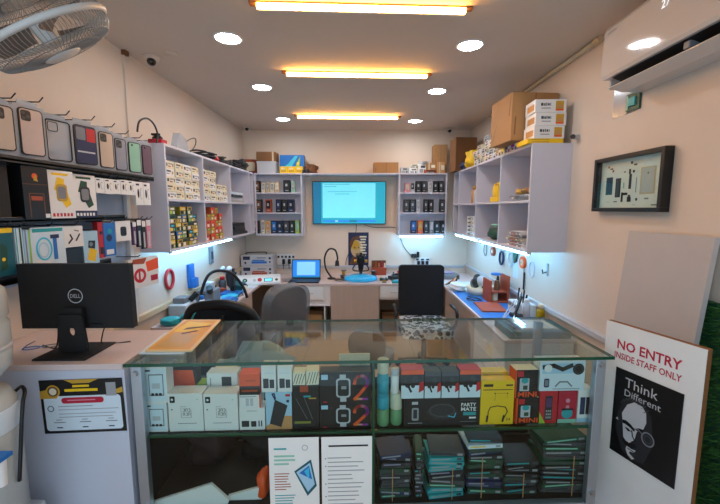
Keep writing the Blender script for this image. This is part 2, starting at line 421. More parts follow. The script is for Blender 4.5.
# ---- contents of the left wall shelf
def d_white(fr, w, h, mb, d):
    fr.rect(w*.08, h*.3, w*.3, h*.72, 'dark_grey'); fr.rect(w*.38, h*.55, w*.8, h*.75, 'print_grey'); fr.rect(w*.38, h*.22, w*.66, h*.38, 'rust'); fr.rect(w*.84, h*.3, w*.93, h*.7, 'black')
def d_white2(fr, w, h, mb, d):
    fr.rect(w*.1, h*.58, w*.62, h*.78, 'dark_grey'); fr.rect(w*.1, h*.25, w*.45, h*.4, 'print_grey'); fr.disc(w*.8, h*.5, h*.22, 'gold')
def col_label(c, lo, hi): return c
for bay, (ya, yb_, stacks, rows) in enumerate(((LY[0], LY[1], 4, 5), (LY[1], LY[2], 4, 5))):
    name = ('nearest', 'second')[bay]
    st = (yb_-ya-.08)/stacks
    for s in range(stacks):
        n = rows if not (bay == 1 and s > 1) else rows-2
        for r in range(n):
            y = ya+.05+st*(s+.5); w = st-.008
            z = LM + r*.056
            pbox('accessory_box', f'white printed box {ORD[r]} up, {ORD[s]} stack, upper {name} bay of left wall shelf', 'box',
                 (LF-.02+random.uniform(-.012,.0), y, z), w, .16, .055, 'cream' if (r+s) % 3 else 'white', (d_white, d_white2)[(r+s) % 2], math.pi/2+random.uniform(-.03,.03), 'white accessory boxes on the left wall shelf', key=(bay, (r+s) % 6), bevel=0)
def mk_pack(c1, c2, c3):
    def d(fr, w, h, mb, dd):
        fr.rect(0, h*.55, w, h, c1); fr.rect(w*.15, h*.1, w*.6, h*.5, c2, 2); fr.rect(w*.3, h*.62, w*.85, h*.85, c3, 2); fr.rect(w*.7, h*.12, w*.9, h*.45, c3, 2)
    return d
packs_a = [('olive','yellow','black','cream'),('charcoal','olive','lime','white'),('olive','black','gold','cream'),('dark_green','gold','cream','black'),('black','navy','yellow','cyan'),('navy','blue','cream','yellow'),('gold','dark_green','white','black')]
packs_b = [('rust','orange','cream','red'),('orange','red','white','rust'),('rust','olive','cream','yellow'),('olive','rust','orange','lime')]
CN = {'olive':'olive','charcoal':'charcoal','yellow':'yellow','dark_green':'dark green','black':'black','navy':'navy','gold':'golden','rust':'rust-coloured','orange':'orange'}
for bay, (ya, n_st, n_r, wid, pk) in enumerate(((LY[0]+.06, 5, 5, .098, packs_a), (LY[1]+.08, 4, 5, .10, packs_b))):
    for s in range(n_st):
        nr = n_r - (1 if (s*7+bay) % 3 == 1 else 0)
        for r in range(nr):
            q = (s*3+r*2+bay) % len(pk); b, c1, c2, c3 = pk[q]
            pbox('accessory_pack', f'{CN[b]} printed pack {ORD[r]} up, {ORD[s]} stack, lower {("nearest","second")[bay]} bay of left wall shelf', 'pack',
                 (LF-.025-random.uniform(0,.015), ya+wid*(s+.5), LB+r*.063), wid-.008, .14, .062, b, mk_pack(c1,c2,c3), math.pi/2+random.uniform(-.05,.05), 'colourful packs on the left wall shelf', key=(bay, q), bevel=0)
for i in range(4):
    pbox('dark_case', f'flat black case {ORD[i]} up in lower third bay of left wall shelf', 'case', (LF-.03-.01*(i%2), 4.33, LB+i*.034), .5-.04*i, .2, .032, 'charcoal', None, math.pi/2+.04*(i%3-1), 'flat black cases in the left wall shelf', bevel=.006)
for i in range(4):
    pbox('plastic_pouch', f'plastic pouch {ORD[i]} up in the upper third bay of left wall shelf', 'pouch', (LF-.03-.012*(i%2), 4.3, LM+i*.03), .42-.05*(i%2), .2, .028, ('print_grey','light_grey','dark_grey','ice')[i], None, math.pi/2+.06*(i%3-1), 'pouches in the left wall shelf', bevel=.008)

# ---- contents of the back cabinets: phone boxes
def d_phone(c):
    def d(fr, w, h, mb, dd):
        fr.rect(w*.14, h*.3, w*.86, h*.9, c); fr.rect(w*.25, h*.12, w*.75, h*.2, 'print_grey')
        fr.rect(w*.3, h*.5, w*.6, h*.7, 'light_grey', 2)
    return d
def phone_row(side, rows):
    for (zb, items, lv) in rows:
        for j, (px0, px1, py, body, c, txt) in enumerate(items):
            a = at_y(px0, py, 4.87); b = at_y(px1, py, 4.87); w = max(.02, b.x-a.x-.003)
            h = min(a.z-zb, .17)
            pbox('phone_box', f'{txt} {ORD[j]} from left, {lv} level of the cabinet {side} of television', 'box', ((a.x+b.x)/2, 4.87+.004*(j%2), zb), w, .06, h, body, d_phone(c), 0, f'boxes in the cabinet {side} of the television', bevel=0)
zb3 = BZ+T_*1.5
phone_row('left', (
 (BL[0], [(253.5,260,181,'black','brown','dark narrow phone box'),(261,265,183,'cream','print_grey','cream card sleeve'),(265.5,269.5,182,'beige','print_grey','beige card sleeve'),(270,274,183,'cream','print_grey','cream card sleeve'),(274.5,279,182,'beige','cream','beige card sleeve'),(283,290,180,'black','charcoal','black phone box'),(291,295,182,'mint','print_grey','pale green card sleeve')], 'top'),
 (BL[1], [(255.5,261.5,198,'black','brown','black phone box'),(265,271,198,'rust','black','reddish brown phone box'),(275.5,281,198,'black','navy','black phone box'),(281.5,287,198,'black','charcoal','black phone box'),(287.5,294,198,'navy','black','navy phone box')], 'middle'),
 (zb3, [(252.5,258.5,219,'black','rust','black phone box'),(261,264.5,220,'cream','print_grey','thin cream phone box'),(265,270.5,220,'beige','tan','beige phone box'),(271,276.5,220,'navy','blue','navy phone box'),(277,282.5,220,'navy','black','navy phone box'),(283,289,219,'black','dark_grey','black phone box'),(289.5,294.5,220,'black','charcoal','black phone box'),(295,299,220,'lime','mint','pale green phone box')], 'bottom')))
phone_row('right', (
 (BL[0], [(405,410,183,'pink','beige','small pinkish box'),(410.5,415,182,'light_grey','black','light grey phone box'),(416,421.5,181,'black','charcoal','black phone box'),(422,427,181,'black','dark_grey','black phone box'),(428,433,182,'light_grey','print_grey','grey phone box'),(433.5,438.5,181,'black','charcoal','black phone box'),(439,444,181,'black','dark_grey','black phone box')], 'top'),
 (BL[1], [(404,409.5,198,'charcoal','dark_grey','charcoal phone box'),(410,416,198,'black','dark_grey','black phone box'),(416.5,420,200,'light_grey','print_grey','small grey box'),(424,428.5,199,'black','dark_grey','black phone box'),(429,434,198,'black','charcoal','black phone box'),(440,445.5,198,'charcoal','dark_grey','charcoal phone box')], 'middle'),
 (zb3, [(411,416.5,217,'navy','blue','navy phone box'),(418,423,219,'orange','gold','orange phone box'),(424,429,218,'black','dark_grey','black phone box'),(429.5,434,219,'grey','light_grey','grey phone box'),(434.5,440.5,217,'black','charcoal','black phone box'),(441,446.5,218,'charcoal','black','charcoal phone box')], 'bottom')))

# ---- contents of the right wall shelf
def bag(name, label, cat, loc, w, d, h, m, rotz=0, seed=1, group=None, rough=.18):
    """soft crumpled bag or bundle: a lumpy closed surface"""
    rr = random.Random(seed); bm = bmesh.new(); bmesh.ops.create_icosphere(bm, subdivisions=3, radius=1)
    ph = [rr.uniform(0, 6) for _ in range(6)]
    for v in bm.verts:
        c = v.co; k = 1 + rough*math.sin(3*c.x+ph[0])*math.cos(4*c.y+ph[1]) + rough*.7*math.sin(7*c.z+ph[2]+3*c.x) + rr.uniform(-.04,.04)
        e = lambda q: math.copysign(abs(q)**.7, q)
        v.co = Vector((e(c.x)*w/2*k, e(c.y)*d/2*k, max(0, (e(c.z)*.5*k+.5)*h)))
    me = bpy.data.meshes.new(name); bm.to_mesh(me); bm.free(); me.materials.append(M(m))
    me.polygons.foreach_set('use_smooth', [True]*len(me.polygons))
    o = bpy.data.objects.new(name, me); COL.objects.link(o); o.location = loc; o.rotation_euler = (0,0,rotz)
    return tag(o, label, cat, group)
for i in range(5):
    o = pbox('paper_bundle', f'flat card bundle {ORD[i]} up in lower nearest bay of right wall shelf', 'cards', (RF+.03+.008*(i%2), 2.95+.01*(i%3), RB+i*.024), .34-.03*i, .2, .022, ('white','light_grey','cream','grey','white')[i], mk_pack('print_grey','rust','dark_grey'), -math.pi/2+.05*(i%3-1), 'card bundles in the right wall shelf')
bag('plastic_bag', 'crumpled clear plastic bag in the upper nearest bay of right wall shelf', 'bag', (RF+.13, 2.95, RM), .22, .30, .05, 'clear_bag', seed=3, rough=.25)
for i, (dy, c) in enumerate(((-.1,'tan'),(.02,'cardboard'),(.12,'gold'))):
    bag('brown_packet', f'small brown packet on the plastic bag in right wall shelf, {ORD[i]} from near end', 'packet', (RF+.14, 2.95+dy, RM+.055), .12, .11, .05, c, seed=i+9, group='brown packets in the right wall shelf')
t = thing('yellow_holder', 'bright yellow plastic holder in the upper second bay of right wall shelf', 'holder', (RF+.11, 3.52, RM))
MB().box(-.06,-.10,0,.06,.10,.05,'yellow').box(-.06,-.10,.05,-.03,.04,.15,'yellow').box(0,-.04,.05,.05,.10,.19,'yellow').obj('body', t, bevel=.008)
MB().tube([(.02,.05,.17),(-.03,.06,.17),(-.03,.06,.08)], .012, 'yellow').obj('arm', t)
def bottle(name, label, cat, loc, r, h, body, cap, group=None, label_m=None, capfrac=.2):
    t = thing(name, label, cat, loc, group=group); hb = h*(1-capfrac)
    MB().lathe([(r*.85,0),(r,.006),(r,hb*.82),(r*.75,hb*.94),(r*.5,hb)], body, 20).obj('body', t)
    MB().lathe([(r*.62,hb),(r*.64,h*.985),(r*.55,h),(.0005,h)], cap, 20).obj('cap', t)
    if label_m: MB().lathe([(r*1.01,hb*.2),(r*1.01,hb*.65)], label_m, 20).obj('label_band', t)
    return t
bottle('bottle', 'white bottle with dark cap in the upper third bay of right wall shelf', 'bottle', (RF+.09, 4.12, RM), .045, .19, 'light_grey', 'charcoal')
bottle('bottle', 'brown bottle beside the white one in the upper third bay of right wall shelf', 'bottle', (RF+.10, 4.26, RM), .04, .20, 'tan', 'gold')
for i in range(5):
    pbox('white_carton', f'small white carton {ORD[i]} up in the lower third bay of right wall shelf', 'carton', (RF+.04, 4.2, RB+i*.043), .26-.02*(i%2), .16, .042, 'cream' if i%2 else 'white', mk_pack('white','dark_grey','print_grey'), -math.pi/2, 'white cartons in the lower third bay of right wall shelf', bevel=0)
bag('cloth_bundle', 'dark green cloth bundle in the lower second bay of right wall shelf', 'cloth', (RF+.13, 3.56, RB), .16, .22, .12, 'dark_green', seed=5, rough=.15)
bag('mint_packet', 'small mint green packet on top of the dark green bundle', 'packet', (RF+.12, 3.56, RB+.125), .10, .12, .03, 'mint', seed=6)
for s, zz, nm in ((0, RM, 'upper'), (1, RB, 'lower')):
    pbox('dark_folder', f'tall dark folder standing in the {nm} bay nearest the back wall of right wall shelf', 'folder', (RF+.05, 4.70, zz), .14, .16, (.22,.27)[s], 'charcoal', None, -math.pi/2-.1)

# ---- things on top of the right wall shelf
ZS = ZT
def flap_box(name, label, loc, w, d, h, m, rotz, dark='cardboard_dark', group=None):
    t = thing(name, label, 'cardboard box', loc, (0,0,rotz), group)
    mb = MB(); mb.box(-w/2, -d/2, 0, w/2, d/2, h, m); fr = FR(mb, (-w/2,-d/2,0), (1,0,0), (0,0,1))
    fr.rect(w*.49, 0, w*.51, h, dark); fr.poly([(w*.06,h*.12),(w*.09,h*.12),(w*.1,h*.5),(w*.07,h*.5)], dark)
    f2 = FR(mb, (-w/2, d/2, 0), (0,-1,0), (0,0,1)); f2.poly([(d*.86,h*.55),(d*.9,h*.52),(d*.95,h*.95),(d*.93,h*.96)], dark); f2.poly([(d*.1,h*.1),(d*.12,h*.1),(d*.3,h*.45),(d*.29,h*.47)], dark)
    mb.obj('carton_body', t, bevel=.003)
    MB().box(-w/2, -d/2, h, w/2, -d*.02, h+.004, m).box(-w/2, d*.0, h, w/2, d/2, h+.004, m).obj('flap', t)
    MB().box(-w/2-.0006, -.025, h+.0041, w/2+.0006, .025, h+.0048, 'beige').obj('tape', t)
    return t
flap_box('cardboard_carton', 'large brown cardboard carton on top of right wall shelf beside three printed boxes', (1.30, 3.04, ZS+.052), .36, .36, .345, 'cardboard', math.radians(4)-math.pi/2*0)
def d_router(fr, w, h, mb, d):
    fr.rect(w*.66, h*.12, w*.92, h*.88, 'gold'); fr.rect(w*.72, h*.3, w*.86, h*.6, 'tan', 2); fr.rect(w*.66, h*.12, w*.92, h*.26, 'orange', 2)
    fr.text('SR47' , w*.34, h*.52, h*.2, 'navy', 1, width=w*.34); fr.rect(w*.2, h*.3, w*.5, h*.38, 'print_grey')
    f2 = FR(mb, (-w/2, d, 0), (0,-1,0), (0,0,1)); f2.rect(d*.2, h*.2, d*.9, h*.7, 'tan')
def d_router(fr, w, h, mb, d):
    fr.rect(w*.66, h*.12, w*.92, h*.88, 'gold'); fr.rect(w*.72, h*.3, w*.86, h*.6, 'tan', 2); fr.rect(w*.66, h*.12, w*.92, h*.26, 'orange', 2)
    for k, (a, b, c, e) in enumerate(((.18,.5,.26,.72),(.28,.5,.33,.7),(.35,.5,.38,.74),(.4,.52,.46,.7),(.48,.5,.5,.72))): fr.rect(w*a, h*b, w*c, h*e, 'dark_grey', 2)
    fr.rect(w*.2, h*.28, w*.5, h*.36, 'print_grey')
    f2 = FR(mb, (-w/2, d, 0), (0,-1,0), (0,0,1)); f2.rect(d*.2, h*.2, d*.9, h*.7, 'tan')
for i in range(3):
    pbox('device_box', ('bottom','middle','top')[i]+' one of three white and orange printed boxes stacked on right wall shelf', 'box', (1.335+.006*(i%2), 2.675, ZS+.034+i*.089), .215, .16, .087, 'white', d_router, -.02*(i-1), 'white and orange device boxes on the right wall shelf')
for i in range(2):
    pbox('yellow_packet', ('lower','upper')[i]+' flat yellow packet under the three white and orange boxes', 'packet', (1.31, 2.668+.004*i, ZS+i*.0165), .25, .19, .016, 'yellow', lambda fr,w,h,mb,d: fr.rect(w*.1,h*.3,w*.6,h*.7,'gold'), 0, 'flat yellow packets on the right wall shelf', bevel=0)
sm = [(500,136,'pink','magenta','pink'),(507,135,'magenta','white','magenta'),(514,134,'cream','red','cream'),(521,133,'crimson','white','crimson')]
for i in range(8):
    y = 2.70 + i*.055
    if y < 2.83: continue
c8 = [('cream','pink','cream and pink'),('violet','white','violet'),('white','magenta','white and magenta'),('pink','white','pink'),('light_grey','navy','grey'),('cream','yellow','cream and yellow'),('gold','cream','golden'),('white','tan','white and tan')]
for i in range(8):
    b, c, nm = c8[i]; y = 2.875+i*.068
    pbox('small_box', f'small {nm} box in the row on shelf edge under large brown carton', 'small box', (RF+.003, y, ZS), .062, .05, .05, b, mk_pack(c, 'dark_grey', c), -math.pi/2, 'small boxes under the large carton', bevel=0)
k = 0
for s in range(6):
    y = 3.43+s*.115
    for r in range((5,4,5,3,4,3)[s]):
        b, c, nm = [('white','print_grey','white'),('cream','dark_grey','cream'),('white','rust','white'),('light_grey','dark_grey','light grey'),('cream','tan','cream')][(s*2+r) % 5]
        pbox('small_carton', f'small {nm} carton {ORD[r]} up, {ORD[s]} stack behind the large brown carton', 'carton', (RF+.005+random.uniform(0,.02), y, ZS+r*.048), .108, .15, .047, b, mk_pack(b, 'dark_grey', c), -math.pi/2+random.uniform(-.06,.06), 'small cartons on the right wall shelf', bevel=0)
t = thing('dark_packet', 'dark wedge-shaped packet on top of the white cartons on right wall shelf', 'packet', (RF+.08, 3.47, ZS+.242))
MB().prism([(-.05,-.04,0),(-.05,.05,0),(-.05,.03,.09),(-.05,-.01,.09)], (.08,0,0), 'charcoal').obj('body', t, bevel=.006)
MB().prism([(-.052,-.03,0),(-.052,.03,0),(-.052,.02,.05)], (-.004,0,0), 'rust').obj('print', t)
bag('yellow_bag', 'bright yellow plastic bag on right wall shelf near the back corner', 'bag', (RF+.07, 4.25, ZS), .16, .22, .20, 'yellow', seed=11, rough=.2)
bag('blue_bag', 'dark blue bag on right wall shelf at the back corner', 'bag', (RF+.06, 4.48, ZS), .14, .16, .10, 'navy', seed=12)
flap_box('cardboard_carton', 'tall brown cardboard carton in the back right corner, the right one of two', (1.29, 4.72, ZS), .26, .24, .40, 'cardboard_dark', .05, group='tall cartons in the back right corner')
flap_box('cardboard_carton', 'tall brown cardboard carton in the back right corner, the left one of two', (1.06, 5.03, ZS), .17, .18, .37, 'cardboard', 0, group='tall cartons in the back right corner')
# ---- things on top of the back shelves
t = thing('storage_box', 'brown flip-lid box on a grey carton left of the blue packages', 'box', (-1.22+.0, 4.98, ZS+.155))
MB().box(-.125,-.1,0,.125,.1,.12,'cardboard_dark').obj('body', t, bevel=.004); MB().box(.08,-.104,0,.10,-.1,.12,'beige').obj('tape', t)
t = thing('storage_box', 'light grey carton under the brown box on the left back cabinet', 'box', (-1.22, 4.98, ZS))
MB().box(-.12,-.1,0,.12,.1,.15,'light_grey').obj('body', t, bevel=.004); MB().box(-.125,-.105,.13,.125,.105,.153,'light_grey').obj('lid', t, bevel=.003)
def d_blue(fr, w, h, mb, d):
    fr.poly([(0,0),(w*.45,0),(w*.5,h*.22),(w*.3,h*.38),(0,h*.3)], 'tan'); fr.poly([(w*.1,h*.3),(w*.5,h*.4),(w*.75,h*.95),(w*.62,h*.95),(w*.35,h*.55)], 'cyan', 2)
    fr.poly([(w*.6,h*.3),(w*.85,h*.95),(w*.8,h*.3)], 'lime', 3); fr.disc(w*.75,h*.55,w*.06,'yellow',4)
pbox('blue_package', 'blue printed package standing behind yellow boxes on the left back cabinet', 'package', (-.90, 4.97, ZS), .32, .1, .245, 'blue', d_blue)
for i in range(3):
    pbox('yellow_box', ('left','middle','right')[i]+' one of three yellow boxes in front of the blue package', 'box', (-1.0+i*.102, 4.90, ZS), .098, .06, .09, 'yellow', lambda fr,w,h,mb,d: (fr.rect(w*.15,h*.2,w*.85,h*.45,'gold'), fr.rect(w*.2,h*.6,w*.7,h*.8,'cream')), 0, 'three yellow boxes on the left back cabinet')
bag('brown_bag', 'small dark brown bag on the shelf board above the television', 'bag', (-.64, 5.0, ZS), .14, .12, .13, 'brown', seed=21, rough=.3)
bag('black_pouch', 'small black pouch beside the yellow boxes above the television', 'bag', (-.72, 4.93, ZS), .09, .08, .05, 'charcoal', seed=22, rough=.3)
t = thing('picture_tray', 'round-edged brown tray leaning on the wall at the back left corner', 'tray', (-1.46, 4.97, ZS), (.0,0,.1))
MB().prism([(a-.105,0,b) for a,b in rrect(0,0,.21,.19,.05)], (0,.02,0), 'rust').obj('frame', t, bevel=.004)
MB().prism([(a-.065,-.004,b+.035) for a,b in rrect(0,0,.13,.12,.02)], (0,.006,0), 'cream').obj('print', t)
flap_box('cardboard_parcel', 'long brown cardboard parcel on the shelf above the television', (.34, 4.98, ZS), .32, .2, .135, 'cardboard', 0)
for i, (x, z, w, h, b, nm, rz) in enumerate(((.585,0,.10,.08,'light_grey','grey',0),(.70,0,.11,.07,'white','white',.1),(.71,.071,.12,.05,'cream','cream',-.15),(.82,0,.11,.12,'white','white upright',.25),(.95,0,.22,.045,'rust','flat rust-brown',0),(.86,.125,.09,.035,'light_grey','small tilted grey',.4))):
    pbox('packet', f'{nm} packet in the pile on the cabinet right of the television', 'packet', (x, 4.93, ZS+z), w, .12, h, b, mk_pack(b, 'print_grey', 'dark_grey'), rz, 'pile on the cabinet right of the television', bevel=.002)
for i, (x, z, w, h, b) in enumerate(((.93,.046,.13,.09,'cardboard'),(1.05,0,.10,.14,'tan'))):
    pbox('parcel', ('flat brown taped parcel on the rust-brown packet','brown taped parcel at the right end of the back cabinet top')[i], 'parcel', (x, 4.9-.045*i, ZS+z), w-.005, .07, h, b, lambda fr,w,h,mb,d: (fr.rect(w*.2,0,w*.35,h,'beige'), fr.rect(w*.5,h*.3,w*.9,h*.7,'cream')), 0)

# ---- cables and gadgets on top of the left wall shelf
def coil(name, label, loc, rx, ry, n, r, m, seed, hz=.05, cat='cable'):
    rr = random.Random(seed); pts = []
    for i in range(n*8):
        a = 2*math.pi*i/8; k = 1+rr.uniform(-.18,.18)
        pts.append((rx*k*math.cos(a), ry*k*math.sin(a), r*1.2 + hz*i/(n*8)*rr.uniform(.6,1)))
    return tag(MB().tube(pts, r, m, 6, curve=3).obj(name, loc=loc), label, cat)
for i, (y, m, nm) in enumerate(((3.55,'charcoal','charcoal'),(3.8,'black','black'),(4.05,'dark_grey','dark grey'),(4.3,'charcoal','long charcoal'))):
    coil('cable_coil', f'{nm} coiled cable in the heap on top of left wall shelf', (XL+.115, y, ZT), .10, .11, 4, .008, m, 30+i, .07)
bag('black_bag', 'black bag on top of left wall shelf behind the coiled cables', 'bag', (XL+.13, 4.60, ZT+.0), .18, .20, .14, 'charcoal', seed=33, rough=.22)
bag('red_pouch', 'small red pouch among the cables on left wall shelf', 'pouch', (LF-.05, 3.72, ZT+.0), .06, .1, .05, 'red', seed=34)
t = thing('electric_gadget', 'small dark red and black gadget at near end of left wall shelf top', 'gadget', (LF-.08, 2.72, ZT))
MB().box(-.05,-.03,0,.05,.05,.035,'crimson').obj('body', t, bevel=.006); MB().ball((0,.01,.045), .03, 'black', (1.2,1,.7)).obj('knob', t); MB().box(-.03,-.02,.06,.03,.0,.075,'black').obj('handle', t, bevel=.004)
t = thing('clear_blister', 'clear plastic blister shell beside the dark red gadget on left wall shelf', 'plastic shell', (LF-.05, 2.95, ZT))
MB().prism([(0,-.1,0),(0,.1,0),(0,.06,.08),(0,-.05,.12)], (.05,0,0), 'clear_plastic').obj('shell', t, bevel=.01)
tag(MB().tube([(0,0,.005),(.0,.10,.06),(0,.28,.14),(0,.36,.15),(0,.34,.09),(0,.22,.005)], .004, 'charcoal', 6, curve=6).obj('wire_loop', loc=(LF-.07, 2.98, ZT)), 'thin dark wire loop rising from top of left wall shelf', 'wire')

# ---------------------------------------------------------------- hanging rack on the left wall
RX = XL+.03   # panel face
rack = thing('display_rack', 'bluish grey wall rack with black bars and hooks above the left counter', 'rack', (XL, 1.9, .9))
MB().box(.002, -.50, .35, .03, .60, 1.0, 'rack_panel').obj('back_panel', rack)
MB().box(.03, .56, -.08, .055, .60, 1.0, 'white').obj('post', rack, bevel=.003)
for z, y0, y1, x1 in ((.905, -.50, .66, .19), (.655, -.50, .36, .165), (.405, -.50, .22, .155)):
    MB().box(.03, y0, z-.012, x1, y1, z, 'rack_bar').box(x1-.012, y0, z-.018, x1, y1, z+.012, 'rack_bar').obj('rail', rack, bevel=.002)
def span_y(px0, px1, x): return x*F_PX/(px0-360)*1.0, x*F_PX/(px1-360)
def hang(px0, px1, py0, py1, x):
    a = at_x(px0, (py0+py1)/2, x); b = at_x(px1, (py0+py1)/2, x); m = (px0+px1)/2
    t = at_x(m, py0, x); bt = at_x(m, py1, x); return a.y, b.y, bt.z, t.z
def hook(y, z, x1): MB().tube([(.03, y-1.9, z-.9), (x1-XL-.02, y-1.9, z-.9-.002), (x1-XL, y-1.9, z-.9+.018)], .0028, 'black', 6).obj('hook', rack)
HX = -1.44
cases = [(-12,15,98,154,'case_beige','beige','squarecam'),(17,44,102,161,'case_pink','pale pink','squarecam'),(45,71,115,166,'clear_bag','clear black-edged','outline'),(73,96,120,169,'navy','dark navy and red','redcorner'),(98,113,127,172,'case_beige','cream','squarecam'),(114,126,134,175,'case_grey','bluish grey','squarecam'),(128,140,138,177,'case_mint','mint green','plain'),(141.5,151,141,178,'case_mauve','mauve','plain')]
for i, (a, b, c, d, m, nm, st) in enumerate(cases):
    y0, y1, z0, z1 = hang(a, b, c, d, HX); z0 = max(z0, 1.815); w = y1-y0-.012; h = z1-z0
    t = thing('phone_case_pack', f'hanging clear pack, {nm} phone case, top hook row of wall rack', 'phone case pack', (HX, (y0+y1)/2, z0), (0,0,math.pi/2-.25), 'phone cases on the top hook row')
    mb = MB(); mb.prism([(u-w/2, 0, v) for u, v in rrect(0, 0, w, h*.93, .008)], (0, .022, 0), 'clear_plastic'); mb.obj('sleeve', t)
    MB().box(-w*.32, .008, h*.9, w*.32, .011, h, 'clear_plastic').obj('hang_tab', t)
    cw, ch = w*.78, h*.80; mb = MB(); ox = -cw/2; oz = h*.07
    if st == 'outline':
        mb.tube([(ox+u, -.004, oz+v) for u, v in rrect(0,0,cw,ch,.014)], .0032, 'black', 6, closed=True)
        mb.tube([(ox+.008+u, -.005, oz+ch-.052+v) for u, v in rrect(0,0,.045,.042,.01)], .002, 'dark_grey', 6, closed=True)
    else:
        mb.prism([(ox+u, -.007, oz+v) for u, v in rrect(0,0,cw,ch,.016)], (0,.006,0), 'black')
        fr = FR(mb, (ox, -.007, oz), (1,0,0), (0,0,1)); fr.rr(.005,.005,cw-.005,ch-.005,.012,m)
        if st == 'squarecam': fr.rr(.008,ch-.055,.048,ch-.01,.01,'charcoal',2); fr.disc(.018,ch-.022,.008,'dark_grey',3); fr.disc(.036,ch-.036,.008,'dark_grey',3); fr.disc(.018,ch-.045,.008,'dark_grey',3)
        if st == 'redcorner': fr.rect(cw*.55,ch*.6,cw-.006,ch-.012,'red',2); fr.rr(.01,ch*.62,cw*.5,ch-.012,.008,'grey',3); fr.rect(cw*.1,ch*.3,cw*.9,ch*.34,'light_grey',2)
        if st == 'plain': fr.disc(cw*.3, ch*.9, .007, 'black', 2)
    mb.obj('phone_case', t)
    MB().ball((0,0,0), .0001, 'black') if False else None
    hook((y0+y1)/2+.02, z1+.004, HX+.05)
# second row
def rowbox(name, label, cat, a, b, c, d, x, m, draw, dep=.05, rot=-.12, group=None, zfloor=None, bevel=.0015):
    y0, y1, z0, z1 = hang(a, b, c, d, x)
    if zfloor: z0 = zfloor
    return pbox(name, label, cat, (x, (y0+y1)/2, z0), y1-y0-.006, dep, z1-z0, m, draw, math.pi/2+rot, group, bevel=bevel)
R2, R3 = 1.556, 1.306
pbox('black_box', 'large plain black box at the left edge on the rack rail', 'box', (-1.445, 1.455, R2), .15, .1, .235, 'matte_black', None, math.pi/2-.05)
def d_gold(fr, w, h, mb, d):
    fr.disc(w*.48, h*.82, w*.11, 'orange'); fr.poly([(w*.42,h*.74),(w*.5,h*.86),(w*.6,h*.72)], 'gold', 2); fr.rect(0, h*.66, w, h*.67, 'brown')
    fr.rect(w*.2,h*.02,w*.24,h*.5,'brown'); fr.rect(w*.76,h*.02,w*.8,h*.5,'brown'); fr.rect(w*.2,h*.48,w*.8,h*.5,'brown'); fr.rect(w*.28,h*.36,w*.72,h*.44,'rust',2); fr.rect(w*.78,h*.02,w*.97,h*.1,'white',2)
rowbox('black_gift_box', 'black printed box with small orange emblem on the rack rail', 'box', 24,48,167,217, -1.42, 'black', d_gold, .08, zfloor=R2)
def d_watch(c, band, foot):
    def dd(fr, w, h, mb, d):
        fr.rect(0,0,w,h*.16,foot,1); fr.rect(w*.15,h*.9,w*.8,h*.95,band,1)
        fr.poly([(w*.3,h*.55),(w*.62,h*.22),(w*.86,h*.3),(w*.7,h*.6)], band, 2); fr.poly([(w*.2,h*.6),(w*.35,h*.86),(w*.62,h*.84),(w*.6,h*.55)], band, 2)
        fr.rr(w*.28,h*.36,w*.72,h*.72,w*.12,c,3); fr.rr(w*.34,h*.41,w*.66,h*.67,w*.08,'grey',4)
        for k in range(6): fr.rect(w*(.08+.14*k),h*.04,w*(.17+.14*k),h*.11,'white' if foot!='white' else 'red',2)
    return dd
rowbox('watch_box', 'white box with an orange smart watch picture on the rack rail', 'box', 50,73,171,217, -1.42, 'white', d_watch('gold','yellow','white'), .03, zfloor=R2)
rowbox('watch_box', 'white box with a green smart watch picture and blue foot on the rack rail', 'box', 74.5,95,175,217, -1.43, 'white', d_watch('charcoal','dark_green','navy'), .03, zfloor=R2)
def d_ear(fr, w, h, mb, d):
    fr.disc(w*.35,h*.5,w*.12,'black',1,ry=h*.2); fr.ring(w*.7,h*.5,w*.13,w*.04,'dark_grey',1,ry=h*.25,a0=40,a1=300); fr.rect(w*.1,h*.84,w*.5,h*.92,'navy')
for j, (a, b, c, d) in enumerate(((96,104,178,193),(105,113,179,194),(113.6,120,180,194),(121,128,180,194.5),(128.6,135,181,195),(136,143,182,205),(144,150,183,205))):
    rowbox('earphone_pack', f'small white hanging earphone pack, {ORD[j]} from the left in the second hook row', 'earphone pack', a,b,c,d, -1.42-.005*j*0, 'white', d_ear, .02, group='small white earphone packs on the rack')
    y0, y1, z0, z1 = hang(a,b,c,d,-1.42); hook((y0+y1)/2, z1+.012, -1.40)
# third row
def d_pouch(c1, c2, c3):
    def dd(fr, w, h, mb, d):
        fr.poly([(w*.1,h*.1),(w*.5,h*.15),(w*.6,h*.6),(w*.2,h*.7)], c1); fr.poly([(w*.5,h*.2),(w*.9,h*.3),(w*.85,h*.8),(w*.62,h*.78)], c2, 2); fr.rect(0,h*.9,w,h,c3,2); fr.disc(w*.3,h*.35,w*.12,c3,3)
    return dd
y = 1.44
def r3(name, label, cat, a,b,c,d, m, draw, dep=.03, rot=-.12, group=None, x=-1.44, bevel=.003):
    o = rowbox(name, label, cat, a,b,c,d, x, m, draw, dep, rot, group, bevel=bevel); y0,y1,z0,z1 = hang(a,b,c,d,x); hook((y0+y1)/2, z1+.008, x+.03); return o
r3('green_pouch', 'dark green blister pack at the left edge on the third hook row', 'pack', -2,14,228,276, 'deep_teal', d_pouch('dark_green','deep_teal','yellow'))
r3('clear_packet', 'clear packet with green stripe hanging beside the dark green pack', 'packet', 16,24,228,274, 'ice', lambda fr,w,h,mb,d: (fr.rect(w*.6,0,w*.85,h,'dark_green'), fr.rect(w*.1,0,w*.25,h,'teal')))
r3('clear_packet', 'clear packet with a lime edge, second on the third hook row', 'packet', 24.5,32,230,272, 'sky', lambda fr,w,h,mb,d: (fr.rect(w*.7,0,w*.95,h,'lime'), fr.rect(w*.2,0,w*.4,h,'grey')))
